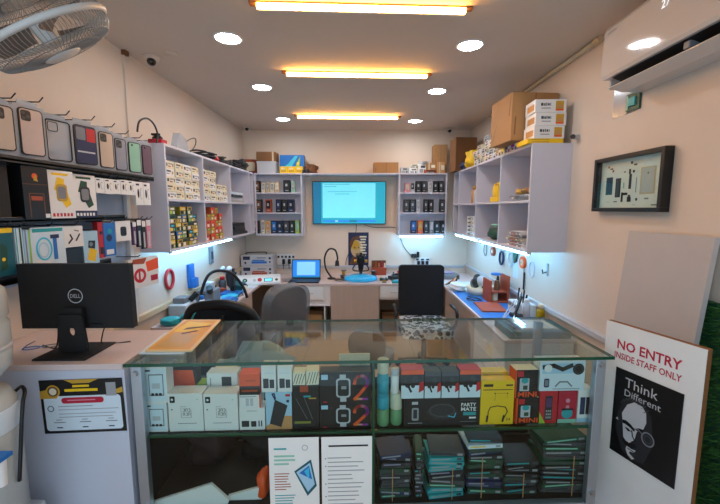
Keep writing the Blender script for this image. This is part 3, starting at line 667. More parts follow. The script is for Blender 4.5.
def d_cable(fr, w, h, mb, d):
    fr.ring(w*.35,h*.45,w*.24,w*.05,'cyan',2,ry=h*.3); fr.ring(w*.33,h*.42,w*.16,w*.04,'sky',3,ry=h*.2); fr.rect(w*.62,h*.15,w*.74,h*.7,'blue',2); fr.rect(w*.55,h*.7,w*.82,h*.8,'navy',2); fr.rect(w*.05,h*.88,w*.95,h*.97,'teal',2); fr.poly([(w*.1,h*.1),(w*.5,h*.04),(w*.5,h*.12),(w*.1,h*.2)],'white',3)
r3('blue_cable_pack', 'light blue pack with coiled blue cable on the third hook row', 'cable pack', 33,64,227,266, 'ice', d_cable)
r3('white_adapter_pack', 'white card pack with dark adapter parts on the third hook row', 'pack', 65,82.5,226,247, 'white', lambda fr,w,h,mb,d: (fr.path([(w*.2,h*.2),(w*.4,h*.4),(w*.3,h*.6)],w*.08,'black'), fr.path([(w*.6,h*.3),(w*.8,h*.6)],w*.08,'charcoal'), fr.path([(w*.55,h*.8),(w*.75,h*.75)],w*.06,'grey')), .02)
rowbox('black_adapter', 'black plastic adapter box under the white card pack on the lowest rail', 'adapter', 66,82,248,262, -1.44, 'black', None, .05, zfloor=R3)
r3('phone_gadget_pack', 'pale blue pack with yellow and black gadget picture on the third hook row', 'pack', 84,98,231,264, 'sky', lambda fr,w,h,mb,d: (fr.poly([(w*.2,h*.15),(w*.7,h*.05),(w*.9,h*.4),(w*.4,h*.5)],'yellow'), fr.poly([(w*.3,h*.5),(w*.75,h*.45),(w*.8,h*.7),(w*.35,h*.72)],'black',2), fr.disc(w*.5,h*.6,w*.12,'grey',3)))
r3('red_cable_pack', 'red hanging pack between the pale blue and the blue one on the rack', 'pack', 98.5,104,222,258, 'red', lambda fr,w,h,mb,d: (fr.disc(w*.5,h*.7,w*.3,'black'), fr.ring(w*.5,h*.7,w*.35,w*.1,'crimson',2), fr.rect(w*.2,h*.1,w*.8,h*.3,'charcoal')), x=-1.45)
r3('blue_gadget_pack', 'deep blue hanging pack beside the red one on the rack', 'pack', 104.5,115,223,256, 'blue', lambda fr,w,h,mb,d: (fr.rect(w*.15,h*.05,w*.8,h*.2,'white'), fr.disc(w*.45,h*.55,w*.25,'navy'), fr.disc(w*.55,h*.75,w*.18,'teal',2)))
r3('smart_watch_case_pack', 'white card pack with one black watch case on the third hook row', 'pack', 116.5,130,221,241, 'white', lambda fr,w,h,mb,d: (fr.rr(w*.3,h*.25,w*.7,h*.72,w*.1,'charcoal'), fr.rr(w*.36,h*.33,w*.64,h*.64,w*.06,'black',2)), .02)
for j, (a,b,c,d,m,nm) in enumerate(((133,136.5,222,245,'purple','purple'),(137.5,141.5,220,247,'black','black'),(142.5,146,221,249,'charcoal','charcoal'),(147,151,220,248,'pink','pink'))):
    r3('stylus_pack', f'slim {nm} stylus pack hanging at right end of third hook row', 'stylus pack', a,b,c,d, m, lambda fr,w,h,mb,d: (fr.rect(w*.3,h*.05,w*.7,h*.6,'light_grey'), fr.rect(0,h*.8,w,h,'white')), .015, group='slim packs at right end of the rack', bevel=.001)
y0,y1,z0,z1 = hang(131,154,258,287,-1.46)
def d_red(fr, w, h, mb, d):
    fr.ring(w*.35,h*.42,w*.2,w*.08,'red',1,ry=h*.25); fr.rect(w*.3,h*.2,w*.36,h*.6,'red',2); fr.poly([(w*.6,h*.5),(w,h*.55),(w,h*.95),(w*.55,h*.85)],'orange',1); fr.poly([(w*.1,h*.85),(w*.5,h*.8),(w*.6,h),(w*.15,h)],'rust',1); fr.rect(w*.7,h*.15,w*.95,h*.35,'crimson',2)
pbox('snack_packet', 'white and red printed packet hanging under the rack beside the monitor', 'packet', (-1.45,(y0+y1)/2,z0), y1-y0, .03, z1-z0, 'white', d_red, math.pi/2-.2, bevel=.006)
MB().tube([(.03,.45,.395),(.17,.45,.395),(.185,.45,.405)], .0028, 'black', 6).obj('hook', rack)
# cable loop at the rack top
tag(MB().tube([(0,0,0),(0,.03,.07),(0,.12,.11),(0,.20,.09),(0,.24,.03),(0,.22,-.03)], .006, 'charcoal', 8, curve=6).obj('hanging_cable', loc=(-1.42, 2.42, 2.09)), 'dark cable loop standing up between the wall rack and left wall shelf', 'cable')

# ---------------------------------------------------------------- left counter, monitor, certificate
t = thing('reception_counter', 'pale lavender laminate counter left of the glass display case', 'counter', (-.928, 1.385, 0), (0,0,.038))
MB().box(-.668, .0, 0, -.001, .02, .975, 'counter_laminate').obj('front_panel', t, bevel=.001)
MB().box(-.668, .021, 0, -.001, .36, .974, 'counter_laminate').obj('cabinet_body', t)
MB().box(-.669, -.010, .9755, -.001, .40, 1.0, 'counter_top').obj('countertop', t, bevel=.003)
def d_cert(fr, w, h, mb, d):
    fr.rect(0,0,w,h,'black'); fr.rr(w*.035,h*.05,w*.965,h*.70,h*.06,'ice',2)
    fr.poly([(0,h*.66),(w*.2,h*.66),(w*.2,h*.86),(0,h*.8)],'gold',3); fr.poly([(w*.3,h),(w*.72,h),(w*.6,h*.93),(w*.4,h*.93)],'gold',3); fr.poly([(w*.78,h*.68),(w,h*.74),(w,h*.84),(w*.84,h*.76)],'gold',3)
    fr.disc(w*.16,h*.79,w*.085,'gold',4); fr.disc(w*.16,h*.79,w*.065,'brown',5); fr.disc(w*.16,h*.79,w*.045,'cream',6)
    fr.rect(w*.8,h*.68,w*.92,h*.93,'print_grey',4)
    fr.rect(w*.4,h*.86,w*.6,h*.9,'yellow',4); fr.rect(w*.3,h*.78,w*.7,h*.83,'yellow',4); fr.rr(w*.25,h*.56,w*.76,h*.67,h*.05,'crimson',5); fr.rect(w*.32,h*.61,w*.66,h*.63,'pink',6)
    fr.ring(w*.11,h*.47,w*.04,w*.01,'navy',4); fr.rect(w*.2,h*.5,w*.62,h*.515,'print_grey',4)
    for k, v in enumerate((.44,.36,.30)): fr.rect(w*.2,h*v,w*(.93-.04*k),h*(v+.012),'print_grey',4)
    for u in (.13,.44,.76): fr.rect(w*u,h*.2,w*(u+.14),h*.215,'grey',4); fr.rect(w*(u+.03),h*.1,w*(u+.1),h*.12,'navy',4); fr.rect(w*(u+.03),h*.25,w*(u+.1),h*.262,'grey',4)
pbox('certificate', 'printed certificate sheet with gold seal and red band stuck on front of the counter', 'certificate', (-1.093, 1.3755, .715), .318, .002, .222, 'black', d_cert, .038, tilt=(0,-.02), bevel=0)
t = thing('monitor', 'black computer monitor seen from behind, on the left counter', 'monitor', (-1.20, 1.52, 1.0), (0,0,.02))
mb = MB(); mb.prism([(-.235,0,.095),(.235,0,.095),(.232,0,.372),(-.232,0,.372)], (0,.028,0), 'matte_black'); mb.obj('screen_shell', t, bevel=.006)
mb = MB(); fr = FR(mb, (0,-.0005,0), (1,0,0), (0,0,1)); fr.disc(0,.236,.030,'black',1,n=32); fr.ring(0,.236,.031,.0035,'light_grey',2,n=32); fr.text('DELL', 0, .228, .016, 'light_grey', 2, width=.042); mb.obj('emblem', t)
mb = MB(); pts = [(-.062,.0),(.062,.0),(.046,.15),(-.046,.15)]
ne = []
n = 64
for i in range(n):
    a = 2*math.pi*i/n; ne.append((.014*math.cos(a), .088+.020*math.sin(a)))
# neck plate with an oval cable hole: outer boundary sampled against the hole
outer = []
for i in range(n):
    a = 2*math.pi*i/n; dx, dz = math.cos(a), math.sin(a); k = 1e9
    if dx: k = min(k, .050/abs(dx))
    if dz > 0: k = min(k, (.16-.088)/dz)
    if dz < 0: k = min(k, .088/-dz)
    zz = .088+dz*k; outer.append((dx*k*(1.22-1.8*zz), zz))
vs = []
for yy in (-.04, -.028):
    vs += [(x, yy, z+.006) for x, z in outer] + [(x, yy, z+.006) for x, z in ne]
fs = []
for i in range(n):
    j = (i+1) % n
    fs += [(i,j,n+j,n+i), (2*n+j,2*n+i,3*n+i,3*n+j), (j,i,2*n+i,2*n+j), (n+i,n+j,3*n+j,3*n+i)]
mb.add(vs, fs, 'matte_black'); mb.box(-.04,-.028,.13,.04,-.014,.19,'matte_black'); mb.obj('stand_neck', t)
MB().box(-.105,-.12,0,.105,.075,.008,'matte_black').obj('stand_base', t, bevel=.003)
MB().tube([(-.08,-.005,.11),(-.09,-.0,.05),(-.115,.01,.004),(-.2,.05,.003)], .003, 'black', 6, curve=5).obj('power_cable', t)
MB().tube([(.06,.0,.115),(.11,.0,.11),(.085,.02,.06),(.06,.06,.004),(.16,.09,.003)], .0025, 'black', 6, curve=5).obj('data_cable', t)
t = thing('eyeglasses', 'pair of thin blue framed glasses lying on the counter beside the monitor', 'glasses', (-1.42, 1.53, 1.0), (0,0,.4))
MB().tube([(.03*math.cos(a/12*6.283), .02*math.sin(a/12*6.283), .004) for a in range(12)], .0022, 'blue', 5, closed=True).tube([(.07+.03*math.cos(a/12*6.283), .02*math.sin(a/12*6.283), .004) for a in range(12)], .0022, 'grey', 5, closed=True).tube([(.03,0,.005),(.04,0,.006)], .002, 'blue').obj('frame', t)
MB().tube([(.098,0,.004),(.10,.05,.004),(.09,.1,.004)], .002, 'navy', 5).obj('temple_arm', t)
MB().tube([(-.028,0,.004),(-.03,.05,.004),(-.02,.1,.004)], .002, 'navy', 5).obj('temple_arm', t)

# ---------------------------------------------------------------- water jug and dispenser, left edge
t = thing('water_jug', 'large ribbed translucent plastic water jug at left edge, standing upside down on the dispenser', 'water jug', (-1.33, 1.16, .981))
t.scale = (1,1,.93)
MB().lathe([(.05,0),(.09,.03),(.135,.09),(.14,.15),(.132,.165),(.14,.18),(.14,.25),(.132,.265),(.14,.28),(.14,.34),(.136,.375),(.11,.40),(.001,.405)], 'water_plastic', 36).obj('body', t)
MB().lathe([(.141,.16),(.143,.165),(.141,.17)], 'light_grey', 36).obj('rib', t)
t = thing('water_dispenser', 'pale water dispenser under the jug, with a blue and white tap', 'water dispenser', (-1.33, 1.16, .0))
MB().lathe([(.125,.50),(.14,.52),(.14,.93),(.12,.975),(.06,.98)], 'water_plastic', 36).obj('tank', t)
MB().lathe([(.1405,.85),(.1415,.853),(.1415,.925),(.1405,.93)], 'ice', 36).obj('label_band', t)
for a, h, w in ((-20,.03,.01),(-14,.018,.014),(-8,.03,.01),(-2,.02,.012),(5,.028,.01),(12,.02,.012)):
    pass
mb = MB()
for k, a in enumerate((-62,-54,-46,-38,-30,-22,-14)):
    c = Vector((.1425*math.cos(math.radians(a)), .1425*math.sin(math.radians(a)), .872+.012*(k%2))); u = Vector((-math.sin(math.radians(a)), math.cos(math.radians(a)), 0))
    fr = FR(mb, c, u, (0,0,1)); fr.rect(-.006,0,.004,.012+.014*((k*5)%3),'blue'); fr.rect(-.006,.012,.008,.018,'blue')
mb.obj('lettering', t)
MB().box(-.11,-.13,0,.13,.13,.50,'light_grey').obj('stand', t, bevel=.01)
MB().cyl((.10,-.08,.80),(.215,-.105,.80),.017,.015,'white').cyl((.215,-.105,.83),(.215,-.105,.745),.017,.013,'white').obj('tap', t)
MB().box(.197,-.13,.8305,.234,-.08,.843,'blue').tube([(.215,-.125,.837),(.20,-.145,.82),(.205,-.14,.785)], .005, 'blue', curve=4).obj('tap_lever', t)
MB().tube([(.06,.12,.93),(.10,.11,.96),(.13,.09,.95),(.145,.06,.91),(.15,.03,.76),(.145,.02,.66)], .006, 'black', 8, curve=5).obj('wire_handle', t)

# ---------------------------------------------------------------- glass display case
CO = Vector((-.905, 1.385, 0)); CA = .038
CU = Vector((math.cos(CA), math.sin(CA), 0)); CN_ = Vector((-math.sin(CA), math.cos(CA), 0))
CW, CD = 1.925, .52; SH, BZ0 = .68, .335
def cpt(s, t, z=0): return CO + CU*s + CN_*t + Vector((0,0,z))
def cpix(px, py, t):
    r = ray(px, py); k = ((CO + CN_*t - O3).dot(CN_)) / r.dot(CN_); p_ = O3 + r*k; return (p_-CO).dot(CU), p_.z
case = thing('display_case', 'long glass shop display case with aluminium posts, stocked with boxed accessories', 'display case', CO, (0,0,CA))
MB().box(0, 0, 0, CW, CD, BZ0-.02, 'counter_laminate').obj('plinth', case, bevel=.003)
MB().box(0, 0, BZ0-.019, CW, CD, BZ0, 'aluminium').obj('base_board', case, bevel=.002)
MB().box(.01, .03, BZ0+.0003, CW-.01, CD-.03, BZ0+.003, 'matte_black').obj('floor_shade_sheet', case)  # black sheet added to give the bay floor its shade
for (s, tt) in ((0,0),(CW-.04,0),(0,CD-.03),(CW-.04,CD-.03)):
    MB().box(s, tt, BZ0, s+.04, tt+.03, .988, 'aluminium').obj('corner_post', case, bevel=.002)
MB().box(.004,.03,BZ0+.001,.008,CD-.03,SH-.012,'charcoal').box(.004,.03,SH-.012,.008,CD-.03,.985,'white').obj('side_panel', case)  # dark lower half: shade of the bay put into the panel colour
MB().box(CW-.008,.03,BZ0+.001,CW-.004,CD-.03,.985,'pane').obj('side_glass', case)
sm_ = cpix(373, 400, 0)[0]
for a, b in ((.041, sm_-.002), (sm_+.008, CW-.041)):
    MB().box(a, .006, BZ0+.001, b, .011, .986, 'pane').obj('front_glass', case)
MB().box(sm_-.0015, .004, BZ0+.001, sm_+.0075, .02, .986, 'green_edge').box(sm_-.003, .021, BZ0+.001, sm_+.009, CD-.04, SH-.012, 'green_edge').obj('middle_upright', case)
MB().box(.02, .03, SH-.010, CW-.02, CD-.14, SH, 'pane').box(.042, .018, SH-.010, sm_-.003, .029, SH, 'green_edge').box(sm_+.01, .018, SH-.010, CW-.042, .029, SH, 'green_edge').obj('glass_shelf', case)
MB().box(.042, CD-.012, BZ0+.001, CW-.042, CD-.006, SH+.0, 'matte_black').obj('rear_shade_sheet', case)  # black sheet added to darken the lower bays, no real door
top = MB(); top.box(-.015, -.012, .9885, CW+.02, CD+.015, .9995, 'pane_top')
top.box(-.018, -.0155, .988, CW+.023, -.0121, 1.0, 'green_edge').box(CW+.0201, -.012, .988, CW+.0235, CD+.018, 1.0, 'green_edge').box(-.018, CD+.0151, .988, CW+.023, CD+.0185, 1.0, 'green_edge')
top.obj('top_glass', case)
for s, z in ((.02,.955),(CW-.02,.96),(CW-.02,.385),(.02,.385)):
    MB().cyl((s, -.001, z), (s, -.012, z), .011, .009, 'steel').obj('glass_bolt', case)

def prod(name, label, cat, px0, px1, py0, m, draw, t=.045, dep=.06, zb=SH, group=None, bevel=.0012, gap=.002, tiltz=0, py1=None, rows=None):
    pm = (py0 + (py1 or 420))/2
    s0 = cpix(px0, pm, t)[0]; s1 = cpix(px1, pm, t)[0]; z1 = cpix((px0+px1)/2, py0, t)[1]
    return pbox(name, label, cat, cpt((s0+s1)/2, t, zb), s1-s0-gap, dep, z1-zb, m, draw, CA+tiltz, group, bevel=bevel), z1
def d_adapt(fr, w, h, mb, d):
    fr.rect(w*.04,h*.05,w*.96,h*.95,'ice'); fr.rect(w*.2,h*.2,w*.86,h*.8,'grey',2); fr.rect(w*.24,h*.24,w*.82,h*.77,'ice',3); fr.rect(w*.35,h*.4,w*.7,h*.55,'light_grey',4)
    for k in range(3): fr.rect(w*(.3+.17*k),h*.2,w*(.42+.17*k),h*.28,'black',5)
    fr.rect(w*.08,h*.88,w*.3,h*.92,'navy',4)
_, z1 = prod('adapter_box', 'white adapter box at the left end of the glass shelf, lower one of two', 'box', 145,167.5,403,'white',d_adapt, group='two white adapter boxes', py1=436)
prod('adapter_box', 'white adapter box at the left end of the glass shelf, upper one of two', 'box', 144,167,367,'white',d_adapt, zb=z1+.0005, group='two white adapter boxes', py1=403)
def d_mark(fr, w, h, mb, d):
    fr.rr(w*.05,h*.76,w*.2,h*.93,w*.02,'black'); fr.disc(w*.12,h*.845,w*.035,'ice',2); fr.disc(w*.1,h*.58,w*.022,'black')
    a,b,c,e = w*.36,h*.36,w*.66,h*.66; q = w*.008
    fr.rect(a,b,a+q,e,'dark_grey'); fr.rect(a,b,c,b+q,'dark_grey'); fr.rect(c-q,b,c,b+(e-b)*.7,'dark_grey'); fr.rect(a,e-q,a+(c-a)*.5,e,'dark_grey')
    for k, (u,v) in enumerate(((.42,.53),(.5,.53),(.58,.53),(.42,.42),(.5,.42),(.58,.42))): fr.path([(w*u,h*v),(w*u,h*(v+.07)),(w*(u+.045),h*(v+.07)),(w*(u+.045),h*v)] if k%2 else [(w*u,h*v),(w*(u+.045),h*v),(w*(u+.045),h*(v+.07)),(w*u,h*(v+.07))], w*.014,'charcoal',2)
    fr.rect(w*.25,h*.2,w*.8,h*.22,'print_grey'); fr.disc(w*.85,h*.84,w*.02,'mint')
_, zq = prod('charger_box', 'large white box with square line emblem, left one of two side by side', 'box', 168,203,393.5,'white',d_mark, group='two large white boxes', dep=.07)
prod('charger_box', 'large white box with square line emblem, right one of two side by side', 'box', 203.5,238,394,'white',d_mark, group='two large white boxes', dep=.07)
def d_two(fr, w, h, mb, d):
    fr.rr(w*.48,h*.72,w*.8,h*.92,w*.02,'charcoal'); fr.rr(w*.36,h*.5,w*.8,h*.69,w*.02,'navy'); fr.rect(w*.1,h*.5,w*.13,h*.9,'print_grey')
prod('white_device_box', 'tall white box with two dark rectangles, standing behind the right large white box', 'box', 207,238,373,'white',d_two, t=.125, py1=400)
prod('green_top_box', 'white box with a lime green top edge behind the tall white device box', 'box', 214,236,369,'cream',lambda fr,w,h,mb,d: fr.rect(w*.3,h*.93,w*.75,h,'lime'), t=.20, py1=390)
def d_ob(fr, w, h, mb, d):
    fr.poly([(0,h*.62),(w,h*.62),(w*.9,h),(w*.05,h)],'orange'); fr.poly([(0,0),(w,0),(w,h*.6),(0,h*.6)],'charcoal'); fr.poly([(w*.2,h*.1),(w*.4,h*.5),(w*.45,h*.5),(w*.35,h*.05)],'print_grey',2)
prod('orange_top_box', 'orange and black box standing behind the left large white box', 'box', 169,196,370,'charcoal',d_ob, t=.15, py1=392)
prod('lime_packet', 'small lime packet behind the gap between the two large white boxes', 'packet', 195,206,384,'lime',lambda fr,w,h,mb,d: fr.rect(w*.1,h*.8,w*.9,h*.9,'cream'), t=.16, py1=395)
def d_icons(fr, w, h, mb, d):
    fr.rr(w*.08,h*.14,w*.38,h*.42,w*.03,'charcoal'); fr.rr(w*.45,h*.14,w*.66,h*.4,w*.03,'charcoal'); fr.rect(w*.74,h*.15,w*.79,h*.42,'navy'); fr.rect(w*.84,h*.15,w*.89,h*.42,'navy'); fr.rect(w*.3,h*.85,w*.7,h*.88,'print_grey')
_, z1 = prod('white_icon_box', 'white box with dark product icons, below the orange topped box', 'box', 239,265,408,'white',d_icons)
_, z2 = prod('small_white_box', 'small white box with red side, between the icon box and the black and orange box', 'box', 239,261,395,'white',lambda fr,w,h,mb,d: (fr.rect(w*.93,0,w,h,'orange'), fr.rect(w*.3,h*.15,w*.45,h*.75,'light_grey'), fr.rect(w*.5,h*.15,w*.65,h*.75,'light_grey'), fr.rect(w*.05,h*.84,w*.8,h*.9,'print_grey')), zb=z1+.0005, py1=408)
prod('orange_black_box', 'bright orange box with black lower band on top of the small white box', 'box', 239,260,374,'orange',lambda fr,w,h,mb,d: (fr.rect(0,0,w,h*.42,'black'), fr.rect(w*.1,h*.15,w*.9,h*.25,'rust',2), fr.rect(w*.3,h*.65,w*.8,h*.69,'rust')), zb=z2+.0005, py1=395)
def d_power(fr, w, h, mb, d):
    fr.rect(0,0,w,h,'sky'); fr.poly([(0,0),(w,0),(w,h*.36),(w*.75,h*.36),(w*.6,h*.3),(0,h*.1)],'tan',2); fr.poly([(w*.14,h*.16),(w*.58,h*.06),(w*.84,h*.64),(w*.36,h*.8)],'charcoal',3)
    fr.path([(w*.36,h*.8),(w*.26,h*.95),(w*.34,h*.96),(w*.38,h*.82)],w*.05,'navy',4); fr.rect(w*.76,h*.88,w*.95,h*.94,'red',3); fr.rect(w*.8,h*.72,w*.9,h*.79,'navy',3)
_, z1 = prod('power_bank_box', 'box printed with a dark grey power bank on pale blue and tan', 'box', 265.5,292,392,'sky',d_power)
def d_pair(fr, w, h, mb, d):
    fr.rr(w*.12,h*.15,w*.5,h*.52,w*.04,'charcoal'); fr.rr(w*.56,h*.15,w*.88,h*.48,w*.04,'charcoal'); fr.rect(w*.2,h*.72,w*.9,h*.74,'sky')
for k, (a, b) in enumerate(((260,276),(276.3,292))):
    prod('twin_adapter_box', f'white box with two black squares on the power bank box, {("left","right")[k]} one of two', 'box', a+1,b,366,'white',d_pair, zb=z1+.0005, group='two white boxes with black squares', py1=390)
def d_blackbox(fr, w, h, mb, d):
    fr.rect(w*.28,h*.84,w*.6,h*.99,'rust'); fr.rect(w*.42,h*.72,w*.7,h*.76,'teal'); fr.rect(w*.62,h*.68,w*.9,h*.71,'gold'); fr.path([(w*.12,h*.7),(w*.55,h*.22)],w*.015,'grey'); fr.path([(w*.45,h*.7),(w*.75,h*.22)],w*.015,'grey'); fr.rect(w*.05,h*.12,w*.68,h*.17,'olive')
_, z1 = prod('cable_box', 'black box with thin grey lines and orange patch left of the watch boxes', 'box', 292.5,319,385,'black',d_blackbox)
def d_scr(fr, w, h, mb, d):
    for k in range(4): fr.path([(w*(.05+.22*k),h*.1),(w*(.2+.22*k),h*.6),(w*(.3+.22*k),h*.9)],w*.05,'charcoal')
prod('patterned_packet', 'cream packet with black brush marks on the black cable box, left one of two', 'packet', 292.5,305.5,373,'cream',d_scr, zb=z1+.0005, group='two patterned cream packets', py1=385)
prod('patterned_packet', 'cream packet with black brush marks on the black cable box, right one of two', 'packet', 306,319,371,'cream',d_scr, zb=z1+.0005, group='two patterned cream packets', py1=385, tiltz=.05)
prod('cream_card', 'cream paper card standing behind the two black watch boxes', 'card', 339,370,354,'cream',lambda fr,w,h,mb,d: fr.rect(w*.1,h*.5,w*.9,h*.51,'beige'), t=.13, dep=.01, py1=375)
def d_two2(fr, w, h, mb, d):
    fr.rect(w*.03,h*.76,w*.16,h*.92,'sky'); fr.rect(w*.2,h*.78,w*.27,h*.86,'charcoal'); fr.rect(w*.06,h*.02,w*.14,h*.06,'red')
    fr.rect(w*.39,h*.76,w*.51,h*.92,'light_grey'); fr.rect(w*.40,h*.04,w*.52,h*.2,'light_grey'); fr.rr(w*.32,h*.18,w*.6,h*.8,w*.06,'light_grey',2); fr.rr(w*.35,h*.23,w*.57,h*.75,w*.05,'black',3); fr.rect(w*.42,h*.45,w*.52,h*.55,'print_grey',4)
    n = 14; prev = None
    pts = [(w*.68,h*.62)] + [(w*.81+w*.125*math.cos(math.radians(a)), h*.66+h*.21*math.sin(math.radians(a))) for a in range(165,-46,-15)] + [(w*.78,h*.28),(w*.68,h*.12)]
    cols = ['orange','orange','rust','rust','red','red','pink','pink','magenta','magenta','violet','violet','violet','magenta','magenta','orange','orange']
    for i in range(len(pts)-1): fr.path([pts[i],pts[i+1]], w*.06, cols[min(i,len(cols)-1)], 3)
    for i, c in enumerate(('orange','gold','pink','magenta','violet')): fr.rect(w*(.665+i*.056),h*.09,w*(.665+(i+1)*.056),h*.16,c,4)
_, z1 = prod('smart_watch_box', 'black smart watch box with a large coloured number two, lower one of two', 'box', 319.5,371,403,'black',d_two2, group='two black smart watch boxes')
prod('smart_watch_box', 'black smart watch box with a large coloured number two, upper one of two', 'box', 319.5,371,372,'black',d_two2, zb=z1+.0005, group='two black smart watch boxes', py1=403)
bag('plastic_bag', 'crumpled pale blue plastic bag behind the white boxes inside the display case', 'bag', cpt(.42,.315,SH), .34, .11, .24, 'blue_film', seed=77, rough=.25)
# right bay
def wbottle(name, label, cat, loc, r, h, body, cap, group=None, label_m=None, capfrac=.3):
    t = thing(name, label, cat, loc, group=group); hb = h*(1-capfrac)
    MB().lathe([(r*.8,0),(r*.97,.005),(r*.97,hb-.006),(r*.7,hb)], body, 20).obj('body', t)
    MB().lathe([(r*.9,hb+.0005),(r*.98,hb+.003),(r*.95,h-.003),(r*.8,h),(.0005,h)], cap, 20).obj('cap', t)
    if label_m: MB().lathe([(r*.985,hb*.15),(r*.985,hb*.8)], label_m, 20).obj('label_band', t)
    return t
def cbottle(label, px0, px1, py0, zb, t, body, cap, cf, band=None, group=None):
    s0 = cpix(px0, 400, t)[0]; s1 = cpix(px1, 400, t)[0]; z1 = cpix((px0+px1)/2, py0, t)[1]; r = (s1-s0)/2
    wbottle('spray_bottle', label, 'bottle', cpt((s0+s1)/2, t+r, zb), r, z1-zb, body, cap, capfrac=cf, group=group, label_m=band); return z1
z1 = cbottle('short bottle of green liquid with cyan top beside the glass case middle upright', 377.5,390,398, SH, .04, 'green_liquid', 'blue_liquid', .42)
cbottle('bottle of blue liquid with cream cap standing on the green bottle', 377.5,389.5,361, z1+.0005, .04, 'blue_liquid', 'frosted_cap', .38, 'blue_liquid')
z1 = cbottle('short green bottle with cream cap on the glass shelf, right of the first bottle', 391,403,395, SH, .045, 'green_liquid', 'frosted_cap', .5)
cbottle('small white bottle standing on the cream capped green bottle', 391,399.5,370, z1+.0005, .045, 'white', 'light_grey', .25)
def d_party(fr, w, h, mb, d):
    fr.rect(w*.1,h*.78,w*.18,h*.88,'light_grey'); fr.rr(w*.1,h*.2,w*.19,h*.66,w*.02,'print_grey'); fr.rect(w*.12,h*.28,w*.17,h*.6,'charcoal',2); fr.rect(w*.05,h*.1,w*.24,h*.115,'light_grey')
    fr.poly([(w*.28,h*.5),(w*.38,h*.8),(w*.6,h*.82),(w*.7,h*.55),(w*.68,h*.25),(w*.42,h*.22)],'charcoal'); fr.ring(w*.5,h*.55,w*.17,w*.015,'dark_grey',2,ry=h*.24); fr.path([(w*.58,h*.35),(w*.66,h*.3),(w*.68,h*.45)],w*.012,'cyan',3)
    fr.text('PARTY', w*.85, h*.68, h*.13, 'white', 2, width=w*.2, bold=.02); fr.text('MATE', w*.85, h*.52, h*.13, 'white', 2, width=w*.2, bold=.02); fr.rect(w*.78,h*.36,w*.95,h*.48,'teal',2)
    fr.rect(w*.86,h*.24,w*.95,h*.3,'white',2); fr.rect(w*.74,h*.13,w*.95,h*.14,'print_grey',2); fr.rect(w*.73,h*.89,w*.95,h*.92,'dark_grey',2)
_, z1 = prod('speaker_box', 'wide black box printed with a portable speaker in the right bay', 'box', 404,480,398,'black',d_party, dep=.12)
def d_buds(fr, w, h, mb, d):
    fr.rect(0,0,w,h*.46,'ice'); fr.disc(w*.28,h*.48,w*.12,'black',2,ry=h*.1); fr.path([(w*.3,h*.46),(w*.44,h*.24)],w*.1,'black',2); fr.disc(w*.52,h*.44,w*.09,'charcoal',3,ry=h*.07); fr.disc(w*.62,h*.68,w*.15,'charcoal',2,ry=h*.12)
    fr.poly([(w*.78,h*.2),(w,h*.3),(w,h*.6),(w*.8,h*.55)],'red',3)
for k, (a, b, y, r) in enumerate(((401,424,370,1),(424.5,441,372,0),(441.5,459,372,0),(459.5,481,370,1))):
    def dd(fr, w, h, mb, d, r=r):
        d_buds(fr, w, h, mb, d)
        fr.rect(0,h*.84,w,h,'orange' if r else 'dark_grey',2)
        f2 = FR(mb, (-w/2,0,h), (1,0,0), (0,1,0)); f2.rect(0,0,w,d,'red' if r else 'charcoal')
    prod('earphone_box', f'black and white earphone box on the speaker box, {ORD[k]} from the left', 'box', a,b,y,'black',dd, zb=z1+.0005, group='four earphone boxes on the speaker box', py1=398)
def d_neck(fr, w, h, mb, d):
    fr.rect(w*.08,h*.87,w*.36,h*.93,'black'); fr.rect(w*.06,h*.79,w*.95,h*.81,'brown'); fr.rect(w*.75,h*.88,w*.95,h*.92,'brown')
    fr.path([(w*.22,h*.08),(w*.24,h*.3),(w*.3,h*.4),(w*.5,h*.43),(w*.75,h*.4),(w*.82,h*.3),(w*.68,h*.08)],w*.03,'black',2)
    fr.path([(w*.2,h*.07),(w*.22,h*.2)],w*.06,'black',3); fr.path([(w*.68,h*.07),(w*.72,h*.2)],w*.06,'black',3)
    fr.path([(w*.42,h*.55),(w*.44,h*.72),(w*.78,h*.72),(w*.8,h*.6)],w*.008,'brown',2); fr.disc(w*.8,h*.72,w*.02,'black',3); fr.disc(w*.42,h*.72,w*.02,'black',3)
    fr.text('34', w*.85, h*.08, h*.07, 'black', 2)
prod('neckband_box', 'bright yellow box printed with a black neckband earphone', 'box', 480.5,514,381,'yellow',d_neck, dep=.05)
prod('neckband_box', 'plain yellow box standing behind the printed neckband box', 'box', 480,508,372,'yellow',lambda fr,w,h,mb,d: fr.rect(w*.1,h*.93,w*.8,h*.95,'gold'), t=.115, py1=385, dep=.05)
def d_mini(fr, w, h, mb, d):
    fr.rect(0,0,w*.06,h,'orange'); fr.rect(w*.1,h*.76,w*.36,h*.96,'red'); fr.rr(w*.2,h*.25,w*.62,h*.7,w*.03,'light_grey'); fr.disc(w*.42,h*.62,w*.16,'teal',2,ry=h*.1); fr.rect(w*.35,h*.3,w*.55,h*.45,'dark_green',2)
    fr.text('MINI', w*.55, h*.04, h*.19, 'orange', 3, width=w*.84, bold=.02); f2 = FR(mb, (-w/2,d,0), (0,-1,0), (0,0,1)); f2.rect(0,0,d,h,'orange')
    f3 = FR(mb, (-w/2,0,h), (1,0,0), (0,1,0)); f3.rect(0,0,w,d,'cream')
_, z1 = prod('mini_gadget_box', 'black and orange box lettered MINI, lower one of two', 'box', 516,539,398,'black',d_mini, group='two black and orange boxes')
prod('mini_gadget_box', 'black and orange box lettered MINI, upper one of two', 'box', 515,538,370,'black',d_mini, zb=z1+.0005, group='two black and orange boxes', py1=398)
